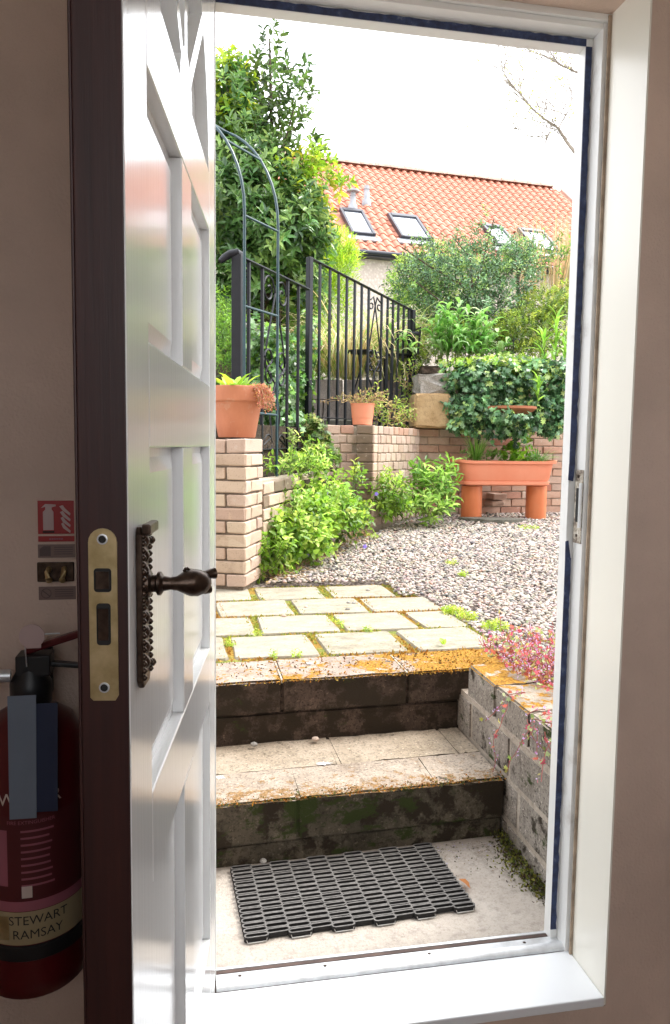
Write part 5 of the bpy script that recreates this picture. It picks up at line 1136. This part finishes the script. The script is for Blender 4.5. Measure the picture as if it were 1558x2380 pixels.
for x, y0, y1, d, lab in ((1290, 860, 730, 7.4, 'tallest leafy lily stalk at the right edge above the ivy'), (1262, 870, 775, 7.3, 'shorter leafy lily stalk just left of the tallest one above the ivy'), (1312, 860, 770, 7.3, 'leafy lily stalk partly behind the door frame')):
    lily_stalk('lily_stalk', lab, x, y0, y1, d, 26, .19)
lily_stalk('lily_stalk', 'bright green lily stalk growing out of the bowl in the ivy', 1250, 940, 885, 7.0, 16, .15)
ivb = thing('ivy', 'thick dark and pale ivy tumbling over the red brick wall behind the trough', 'ivy', tuple(px(1180, 1000, 7.1)))
grow(ivb, lambda: bush(ivb, clumps([(1100, 895, 7.25, 58, 48, .2, 420), (1170, 885, 7.25, 65, 45, .2, 460), (1250, 890, 7.25, 60, 48, .2, 440), (1110, 955, 7.16, 60, 34, .12, 360), (1190, 965, 7.12, 62, 32, .10, 330), (1270, 965, 7.12, 52, 38, .10, 330), (1312, 920, 7.15, 25, 75, .15, 200), (1080, 988, 7.10, 32, 14, .06, 70), (1178, 998, 7.06, 18, 12, .05, 40), (1240, 996, 7.06, 50, 8, .05, 60), (1052, 872, 7.25, 22, 24, .1, 50), (1048, 930, 7.12, 12, 34, .05, 26), (1122, 1004, 7.05, 14, 10, .04, 18), (1150, 1014, 7.02, 10, 10, .03, 10), (1286, 1006, 7.08, 14, 10, .04, 18), (1208, 1018, 7.0, 8, 12, .03, 10), (1120, 862, 7.3, 30, 14, .15, 60), (1215, 848, 7.3, 26, 12, .15, 50), (1290, 856, 7.3, 28, 16, .15, 60), (1165, 962, 6.86, 22, 10, .05, 40), (1205, 975, 6.84, 32, 10, .04, 56), (1190, 992, 6.95, 28, 12, .05, 44)]),
    .046, .95, [(.07, .17, .075), (.12, .26, .11), (.22, .39, .20), (.035, .09, .04), (.40, .55, .18)], [.27, .26, .2, .17, .10], k=3, slen=.045, mat='gloss', shape=IVY, up=.0, droop=.7, name='foliage', surf=.9, jit=.3))
grow(ivb, lambda: bush(ivb, clumps([(1180, 850, 7.35, 110, 14, .25, 220), (1060, 855, 7.4, 34, 12, .2, 70), (1240, 870, 7.2, 50, 20, .1, 70)]), .045, .8, [(.30, .48, .05), (.40, .56, .12), (.22, .38, .05)], k=3, slen=.05, shape=IVY, up=.6, name='foliage'))
# soil bank under the plants on the right, terrace rising behind
bk = MB(); a = [px(1035, 1000, 7.35), px(1345, 1000, 7.35)]
bk.add([(2.35, 7.30, 1.30), (4.6, 7.55, 1.30), (4.6, 7.75, 1.95), (2.55, 7.55, 1.95), (4.9, 8.6, 2.05), (2.5, 8.6, 2.05), (2.4, 9.4, 1.3), (5.0, 9.4, 1.3)], [(0, 1, 2, 3), (3, 2, 4, 5), (0, 3, 5, 6), (1, 7, 4, 2), (5, 4, 7, 6)])
struct(bk.build('planted_bank', M['soil']))
grow(hol, lambda: None)
# wrought scroll finial above the ivy
fn = thing('scroll_finial', 'thin rusty wrought iron scroll standing in the ivy on the right', 'garden ornament', tuple(px(1192, 850, 7.25)))
h_ = px(1192, 785, 7.25).z-fn.location.z; m = MB(); m.tube([(0, 0, -.1), (0, 0, h_)], .004, 6)
for s in (-1, 1):
    m.tube([(p[0], 0, p[1]) for p in [(0, h_*.1)] + [(s*a_, b_) for a_, b_ in spiral((.07, h_*.12), .06, .9, pi, -1, None)]], .0035, 5); m.tube([(s*a_, 0, b_) for a_, b_ in spiral((.04, h_*.85), .035, .9, pi, -1, None)], .0035, 5)
m.build('scroll', M['iron'], fn, True)

# raised bed, periwinkle and border plants ---------------------------
GB = [(.22, .41, .05), (.34, .54, .08), (.17, .33, .03), (.48, .64, .16), (.10, .21, .02)]
pw = thing('periwinkle_bush', 'big fresh green bushy plant right of the brick pillar', 'shrub', (.75, 4.85, .45))
grow(pw, lambda: bush(pw, clumps([(690, 1215, 4.9, 66, 42, .2, 170), (748, 1175, 5.2, 55, 30, .2, 120), (690, 1160, 5.1, 45, 14, .1, 22), (660, 1255, 4.65, 44, 38, .13, 130), (710, 1258, 4.75, 50, 32, .13, 120), (775, 1205, 5.3, 42, 34, .15, 90), (640, 1300, 4.45, 28, 32, .08, 60), (770, 1140, 5.5, 18, 20, .12, 16)]),
    .042, .78, GB, [.27, .27, .2, .14, .12], k=6, slen=.10, name='foliage', up=.9, twigs=200, tmat='stem', surf=.8))
pw2 = thing('periwinkle_bush', 'smaller green trailing plant growing over the foot of the wall pilaster', 'shrub', (1.3, 5.8, .5))
grow(pw2, lambda: bush(pw2, clumps([(822, 1140, 5.75, 14, 40, .08, 34), (832, 1205, 5.65, 18, 18, .08, 30), (812, 1218, 5.4, 26, 20, .1, 46)]), .046, .65, [(.14, .30, .03), (.24, .42, .05), (.10, .20, .03), (.34, .46, .06)], k=6, slen=.11, name='foliage', up=.9, twigs=90, tmat='stem'))
pw3 = thing('periwinkle_bush', 'small green plant with a purple flower against the weathered header wall', 'shrub', tuple(px(905, 1210, 6.3)))
grow(pw3, lambda: bush(pw3, clumps([(905, 1150, 6.3, 32, 34, .12, 80), (922, 1185, 6.4, 28, 18, .1, 46)]), .046, .7, GB, k=6, slen=.10, name='foliage', up=.9, twigs=70, tmat='stem'))
pw4 = thing('leafy_plant', 'upright broad leafed green plant in the wall corner left of the trough', 'plant', tuple(px(1005, 1210, 6.6)))
grow(pw4, lambda: bush(pw4, clumps([(1005, 1155, 6.6, 34, 38, .12, 56), (1032, 1108, 6.7, 18, 22, .1, 16), (985, 1115, 6.6, 14, 22, .1, 12), (1000, 1185, 6.5, 28, 14, .1, 26)]), .085, .36, [(.16, .36, .05), (.26, .48, .08), (.10, .24, .04), (.36, .55, .14)], k=6, slen=.11, name='foliage', up=.9, twigs=60, tmat='stem'))
bd = thing('bed_plants', 'mixed weeds and seedlings filling the raised bed under the railing', 'plant', (.7, 5.2, .95))
grow(bd, lambda: bush(bd, clumps([(660, 1090, 5.0, 36, 6, .12, 26), (700, 1080, 5.3, 30, 12, .12, 30), (735, 1072, 5.7, 18, 20, .12, 34), (690, 1035, 5.6, 14, 22, .1, 14), (725, 1100, 5.3, 20, 16, .08, 24)]), .05, .42, GB, k=5, slen=.09, name='foliage', up=1, twigs=80, tmat='stem'))
iv3 = thing('ivy', 'narrow column of small leaved ivy on the left end of the garden wall', 'ivy', tuple(px(740, 1090, 5.95)))
grow(iv3, lambda: bush(iv3, clumps([(738, 1020, 5.95, 17, 40, .08, 110), (752, 1050, 5.95, 16, 34, .06, 70), (728, 990, 6.0, 12, 20, .06, 30), (770, 1060, 5.9, 20, 24, .05, 40)]), .034, .9, [(.10, .20, .04), (.18, .30, .06), (.06, .13, .03), (.32, .34, .12)], k=4, slen=.04, shape=IVY, up=0, droop=.5, name='foliage', twigs=60))
ws = thing('wall_weeds', 'scattered weeds and dry stems along the wall top below the railing bars', 'plant', tuple(px(900, 985, 6.9)))
grow(ws, lambda: bush(ws, clumps([(910, 965, 6.95, 45, 22, .1, 60), (940, 975, 7.2, 18, 14, .1, 30), (880, 940, 6.9, 28, 30, .08, 18), (950, 900, 7.5, 20, 50, .15, 70)]), .04, .4, [(.34, .46, .08), (.22, .38, .05), (.50, .44, .18)], k=4, slen=.09, name='foliage', up=.8, twigs=60, tmat='stemdry'))
# purple periwinkle flowers
def flower(x, y, d, r, lab, col=(.36, .25, .80)):
    c = px(x, y, d); n = 5; q = np.arange(n)*2*pi/n; root = thing('periwinkle_flower', lab, 'flower', tuple(c))
    Dd = np.c_[np.cos(q), -.35+0*q, np.sin(q)]; N_ = np.tile([[.1, -1, .3]], (n, 1)).astype(float)
    obj('petals', leaves_mesh('petals', np.zeros((n, 3)), Dd, N_, np.full(n, r), np.full(n, r*.9), np.tile([col], (n, 1)), M['petal']), root)
    MB().lathe([(.001, 0), (.002, .002), (.001, .004)], 6).build('centre', M['stemdry'], root)
flower(848, 1270, 4.75, .018, 'purple periwinkle flower lying low over the gravel'); flower(875, 1148, 6.05, .020, 'purple flower beside the lit edge of the pilaster'); flower(760, 1145, 5.05, .016, 'pale lilac flower in the big green bush', (.5, .42, .8)); flower(716, 1290, 4.6, .012, 'dark purple flower at the foot of the big green bush', (.2, .12, .45))
# dead stalks and litter at bush foot
m = MB()
for i in range(150):
    t_ = random.random(); x = .42+.95*t_+random.gauss(0, .06); y = 4.25+1.75*t_+random.gauss(0, .08) - .05; q = random.random()*6.28; l_ = random.uniform(.03, .13); z = GZ(y)+.012
    m.tube([(x, y, z), (x+l_*cos(q)*.6, y+l_*sin(q)*.6, z+random.uniform(.005, .05)), (x+l_*cos(q), y+l_*sin(q), z+random.uniform(0, .02))], .0014, 3, False)
stuff(tag(m.build('dead_stems', M['stemdry']), 'dry stems and litter along the edge of the gravel under the bushes', 'litter'))
P = np.array([(.44+.95*t_+random.gauss(0, .05), 4.22+1.75*t_+random.gauss(0, .07), 0) for t_ in RS.rand(500)]); P[:, 2] = .41+.035*np.maximum(0, P[:, 1]-3.4)+.008; n = len(P)
stuff(tag(obj('leaf_litter', leaves_mesh('leaf_litter', P, RS.randn(n, 3)*[1, 1, .3], RS.randn(n, 3)*.4+[0, 0, 1], .02+.02*RS.rand(n), .010+.01*RS.rand(n), tints(n, [(.30, .20, .08), (.42, .32, .14), (.16, .24, .05), (.20, .10, .05)]), M['dry'])), 'brown and yellow fallen leaves strewn beneath the green bushes', 'leaf litter'))

# small weeds on paving edge and gravel -------------------------------
def weed(name, label, x, y, z, r, h, n, cols, ll_=.014):
    root = thing(name, label, 'weed', (x, y, z)); bush(root, [((0, 0, h*.4), (r, r, h*.6), n)], ll_, .6, cols, k=5, slen=.02, name='foliage', up=1, surf=.4); return root
LG = [(.36, .52, .05), (.26, .42, .04), (.46, .56, .08)]
for (a, b, r, h, n, lb_) in ((1055, 1427, .05, .02, 60, 'bright green weed at the right end of the third paving row'), (1085, 1440, .04, .018, 40, 'yellow green weed on the gravel beyond the paving corner'), (1150, 1462, .045, .02, 60, 'round green weed on the gravel right of the paving'), (1240, 1550, .02, .02, 14, 'small green weed between lichen and red flowers'), (1080, 1340, .02, .015, 16, 'tiny green weed amid the far gravel'), (596, 1338, .03, .03, 24, 'small weed at the foot of the brick pillar'), (1230, 1230, .05, .02, 40, 'yellow green weed on the gravel near the trough'), (870, 1252, .04, .03, 26, 'light weed in the gravel near the bushes'), (1050, 1312, .02, .02, 12, 'tiny lone seedling between the gravel pebbles')):
    z = .41
    for _ in range(8): v = px(a, b, 1)-Vector((0, 0, EYE)); t_ = (z-EYE)/v.z; z = GZ(v.y*t_)
    weed('weed', lb_ + (' by a crack' if len(lb_.split()) < 4 else ''), v.x*t_, v.y*t_, z, r*max(1, v.y*t_/3.5), h, n, LG)
wd = thing('seedling', 'single light green seedling at the front edge of the paving, right', 'weed', (.98, 2.81, .41))
for q in (0, 2.2, 4.1): blades(wd, (0, 0, .012), 1, .035, .022, [(.34, .52, .05)], .9, .3, 'leaf', 3, 'leaf', .001)
for (x, y, l_) in ((.14, 2.95, 'green tuft in the leftmost joint of the nearest paving row'), (.30, 2.77, 'green tuft on the kerb seam below the left front paving slab'), (.38, 2.765, 'right one of two tufts on the kerb seam by the left slab'), (.26, 3.10, 'green tuft under the joint between the first two slabs, second row'), (.63, 3.30, 'yellow green tuft in the middle joint of the second paving row'), (.645, 3.20, 'tuft at the near end of the middle joint, second row'), (.74, 3.10, 'flat green tuft along the seam between the two nearest paving rows')):
    weed('weed', l_, x, y, .405, .018, .016, 14, LG, .010)['group'] = 'green tufts in the paving joints'

# pebbles dropped on slabs and treads
sd_ = [(.55, 3.60, .40, 'pebble on the middle slab of the second paving row'), (.80, 3.66, .40, None), (.775, 3.67, .40, None), (.74, 3.52, .40, None), (.42, 3.42, .40, None), (.95, 3.99, .40, None), (1.09, 3.94, .40, None), (.205, 2.46, .188, None), (.415, 2.475, .188, None), (.20, 2.07, .0, None)]
pm_ = []
for i in range(4):
    bm = bmesh.new(); bmesh.ops.create_icosphere(bm, subdivisions=2, radius=1)
    for v in bm.verts: v.co *= 1+random.uniform(-.08, .08)
    me = bpy.data.meshes.new('loose_pebble'); bm.to_mesh(me); bm.free(); me.materials.append(M['stonegrey'] if i else M['brick_pink']); me.polygons.foreach_set('use_smooth', [True]*len(me.polygons)); pm_.append(me)
for i, (x, y, z, l_) in enumerate(sd_):
    o = obj('loose_pebble', pm_[i % 4], None, (x, y, z+.016), (0, 0, random.random()*3), (.013, .010, .008)); z < .3
    if i < 7: tag(o, ('pebble at the near edge of the middle slab, third row', 'left one of two touching pebbles on the middle slab, third row', 'right one of two touching pebbles on the middle slab, third row', 'dark pebble near the front right corner of the middle slab, third row', 'dark pebble by the far edge of a second row slab', 'left pebble at the gravel end of the farthest paving row', 'right pebble at the gravel end of the farthest paving row')[i], 'pebble', 'pebbles dropped on the paving')
    else: tag(o, ('pinkish pebble on the first step against the riser, left one', 'dark pebble on the first step against the riser, right one', 'pale stone chip beside the far left corner of the doormat')[i-7], 'pebble')
for i, (x, y, z, lb_) in enumerate(((.41, 2.30, .191, 'white bird dropping splash on the joint of the first step'), (.085, 2.25, .191, 'small white bird dropping at the left end of the first step'), (.42, 2.66, .4125, 'tiny white dropping on the lichened kerb'))):
    n = 9; pts = [((.012 if k_ % 2 else .026)*random.uniform(.6, 1.2)*cos(2*pi*k_/18)*(1.2 if i == 0 else .7), .6*(.012 if k_ % 2 else .022)*random.uniform(.6, 1.2)*sin(2*pi*k_/18)) for k_ in range(18)]
    tag(MB().prism(pts, 0, .002, 'z').build('bird_dropping', M['signwhite'] if False else M['sill'], loc=(x, y, z)), lb_, 'dropping')

# red stemmed trailing flowers on the side wall --------------------------
tf_ = thing('trailing_flowers', 'mass of red stemmed tiny purple flowers spilling over the side wall', 'flowers', (1.2, 2.3, .44))
m = MB(); Pf = []; Pl = []
def trail(p, v, n_, grav, j=.006, r=.0014):
    ps = [p.copy()]
    for k_ in range(n_):
        p = p+v; v = v*.96 + Vector((random.gauss(0, j), random.gauss(0, j), random.gauss(0, j)-grav)); v.length = max(.008, min(v.length, .022))
        if p.x > .935 and p.y < 2.56 and p.z < .452 and p.x > .95: p.z = .452+random.random()*.01 if p.x > .965 else p.z
        ps.append(p.copy()); (Pl if random.random() < .5 else Pf).append(tuple(p + Vector((random.gauss(0, .004), random.gauss(0, .004), random.gauss(0, .004)))))
    m.tube(ps, r, 3, False); return ps
for i in range(520):
    y = min(2.78, max(1.9, random.gauss(2.38, .17))); x = random.uniform(1.055+.16*abs(2.40-y), 1.50); trail(Vector((x, y, .445)), Vector((random.gauss(-.2, .7), random.gauss(-.1, .7), random.uniform(.4, 1.4))).normalized()*.016, random.randint(3, 7), .001)
for i in range(9):
    y = random.uniform(1.80, 2.12); ps = trail(Vector((random.uniform(.98, 1.04), y, .455)), Vector((-.014, random.gauss(0, .004), .003)), 5, .0015, .002)
    trail(Vector((.938-random.random()*.012, ps[-1].y, .44)), Vector((-.001, random.gauss(0, .006), -.012)), random.randint(5, 15), .002, .003)
stuff(m.build('stems', M['stemred'], tf_)).location = -Vector(tf_.location)
Pf = np.array(Pf); Pl = np.array(Pl); n = len(Pf)
Pf = np.concatenate([Pf + RS.randn(n, 3)*.003 for _ in range(2)]); n = len(Pf)
stuff(obj('flowers', leaves_mesh('flowers', Pf, RS.randn(n, 3)+[0, -.3, .5], RS.randn(n, 3), .006+.004*RS.rand(n), .005+.003*RS.rand(n), tints(n, [(.56, .34, .62), (.66, .50, .72), (.52, .24, .42), (.50, .12, .16)], [.34, .30, .22, .14]), M['petal']), tf_)).location = -Vector(tf_.location)
n = len(Pl); stuff(obj('leaves', leaves_mesh('leaves', Pl, RS.randn(n, 3)+[-.3, -.3, .2], RS.randn(n, 3)+[-1, -1, 1], .010+.010*RS.rand(n), .010+.010*RS.rand(n), tints(n, [(.30, .42, .12), (.55, .18, .10), (.44, .42, .10), (.62, .12, .14), (.38, .48, .24)]), M['leaf'], IVY), tf_)).location = -Vector(tf_.location)
# pink flower dots at the paving corner and moss at the side wall foot
ms = thing('moss_strip', 'dark and olive moss with debris along the foot of the side wall', 'moss', (.93, 2.0, 0))
n = 1500; y = RS.uniform(1.70, 2.12, n); x = .945-np.abs(RS.randn(n))*.022*(.6+1.2*np.exp(-((y-1.93)/.12)**2)); 
stuff(obj('moss', leaves_mesh('moss', np.c_[x-.93, y-2.0, .002+np.abs(RS.randn(n))*.012], RS.randn(n, 3)*.7+[-.3, 0, .5], RS.randn(n, 3), .006+.008*RS.rand(n), .005+.004*RS.rand(n), tints(n, [(.05, .06, .015), (.12, .14, .02), (.20, .20, .03), (.05, .03, .02)]), M['dry'], SLIM), ms))
n = 260; stuff(tag(obj('debris', leaves_mesh('debris', np.c_[RS.uniform(.62, .93, n), 2.10-np.abs(RS.randn(n))*.08, .003+0*RS.rand(n)], RS.randn(n, 3)*[1, 1, .2], RS.randn(n, 3)*.3+[0, 0, 1], .003+.005*RS.rand(n), .002+.004*RS.rand(n), tints(n, [(.05, .04, .03), (.2, .14, .08), (.45, .4, .5), (.1, .1, .05)]), M['dry'], SLIM)), 'specks of dirt and fallen petals on the porch slab under the first riser', 'debris'))
o = tag(obj('fallen_leaf', leaves_mesh('fallen_leaf', np.array([[.725, 1.90, .012]]), np.array([[.3, -1, .1]]), np.array([[0, .2, 1.]]), np.array([.05]), np.array([.024]), np.array([[.42, .17, .05]]), M['dry'])), 'orange brown dead leaf at the right edge of the doormat', 'leaf')

# bare tree, trunk beyond the right of the doorway --------------------------
bt_ = thing('bare_tree', 'pale almost leafless tree reaching in from the upper right, yellow buds', 'tree', tuple(px(1440, 900, 11.5)))
m = MB(); buds = []
def limb(pts, r0, r1, d=11.5):
    n_ = len(pts); m.tube([px(x, y, d+(k_*.12)) for k_, (x, y) in enumerate(pts)], [r0+(r1-r0)*i/(n_-1) for i in range(n_)], 6)
limb([(1440, 1040), (1425, 700), (1395, 480), (1345, 365)], .13, .04)
main = [([(1345, 365), (1318, 330), (1298, 298), (1265, 276), (1240, 255), (1215, 225), (1200, 200)], .030, .006), ([(1395, 480), (1380, 250), (1345, 170), (1300, 150), (1270, 130)], .03, .006), ([(1300, 298), (1275, 310), (1262, 350)], .010, .004), ([(1275, 315), (1235, 318), (1200, 300)], .007, .002), ([(1298, 298), (1320, 260), (1338, 210)], .012, .004), ([(1300, 150), (1265, 128), (1225, 120)], .008, .002), ([(1215, 225), (1185, 190), (1160, 150)], .006, .002)]
for a, b, c in main: limb(a, b, c)
def twig(p, v, L_, r, dep):
    ps = [p.copy()]
    for i in range(4): p = p+v*(L_/4); v = (v+Vector((random.gauss(0, .12), random.gauss(0, .12), random.gauss(.05, .10)))).normalized(); ps.append(p.copy())
    m.tube(ps, [r, r*.85, r*.7, r*.6, r*.5], 4, False)
    if dep > 0:
        for k_ in range(3): q = random.choice(ps[1:]); twig(q, (v+Vector((random.gauss(0, .5), random.gauss(0, .4), random.gauss(.1, .4)))).normalized(), L_*.62, r*.6, dep-1)
    else: buds.append(tuple(p))
for a, b, c in main:
    for i in range(30 if len(a) > 4 else 9):
        t_ = random.uniform(.15, 1)*(len(a)-1); k_ = min(int(t_), len(a)-2); f_ = t_-k_; x = a[k_][0]*(1-f_)+a[k_+1][0]*f_; y = a[k_][1]*(1-f_)+a[k_+1][1]*f_
        twig(px(x, y, 11.5+k_*.12), (U*random.uniform(.2, 1)+R*random.uniform(-1, .35)+F*random.uniform(-.4, .4)).normalized(), random.uniform(.3, .75), .0060, 2)
m.build('trunk', M['barkpale'], bt_, True).location = -Vector(bt_.location)
P = np.array(buds)[RS.rand(len(buds)) < .35]; P = np.concatenate([P+RS.randn(len(P), 3)*.03 for _ in range(2)]); n = len(P)
stuff(obj('buds', leaves_mesh('buds', P, RS.randn(n, 3), RS.randn(n, 3), .035+.03*RS.rand(n), .02+.01*RS.rand(n), tints(n, [(.40, .44, .10), (.50, .50, .16)]), M['leaf']), bt_)).location = -Vector(bt_.location)
# overhead wires
M['cable'] = simple('cable', (.30, .32, .34), .6, .05, bump=0)
for (a, b, lb_) in (((560, 215, 26), (1250, -75, 30), 'thin overhead wire crossing the sky above the laurel tree'), ((900, 410, 30), (1420, 175, 34), 'thin overhead wire crossing the sky above the roof at the right')):
    p, q = px(*a), px(*b); mid = (p+q)/2-Vector((0, 0, .25)); tag(MB().tube([p, (p+mid)/2-Vector((0, 0, .08)), mid, (q+mid)/2-Vector((0, 0, .08)), q], .009, 5).build('overhead_wire', M['cable']), lb_, 'wire')
# distant hedge and trees closing the view behind the garden
hd = thing('boundary_hedge', 'dark clipped hedge far behind the laurel tree, left of the house', 'hedge', (-3, 11.5, 1.3))
P, g_n = ell((0, 0, 1.1), (4.6, .7, 1.9), 5200, .8); P[:, 2] = np.abs(P[:, 2]); A = sprigs(P, g_n+RS.randn(len(P), 3)*.3+[0, 0, .4], 4, .14, .11, .5, [(.03, .07, .018), (.06, .12, .025), (.10, .18, .04)])
stuff(obj('foliage', leaves_mesh('foliage', *A, M['leaf']), hd)); m = MB(); m.box(-4.0, 4.0, -.35, .35, 0, 2.3); stuff(m.build('inner_branches', M['bark'], hd))
print('objects', len(bpy.data.objects), 'tris', sum(len(o.data.polygons) for o in bpy.data.objects if o.type == 'MESH'))
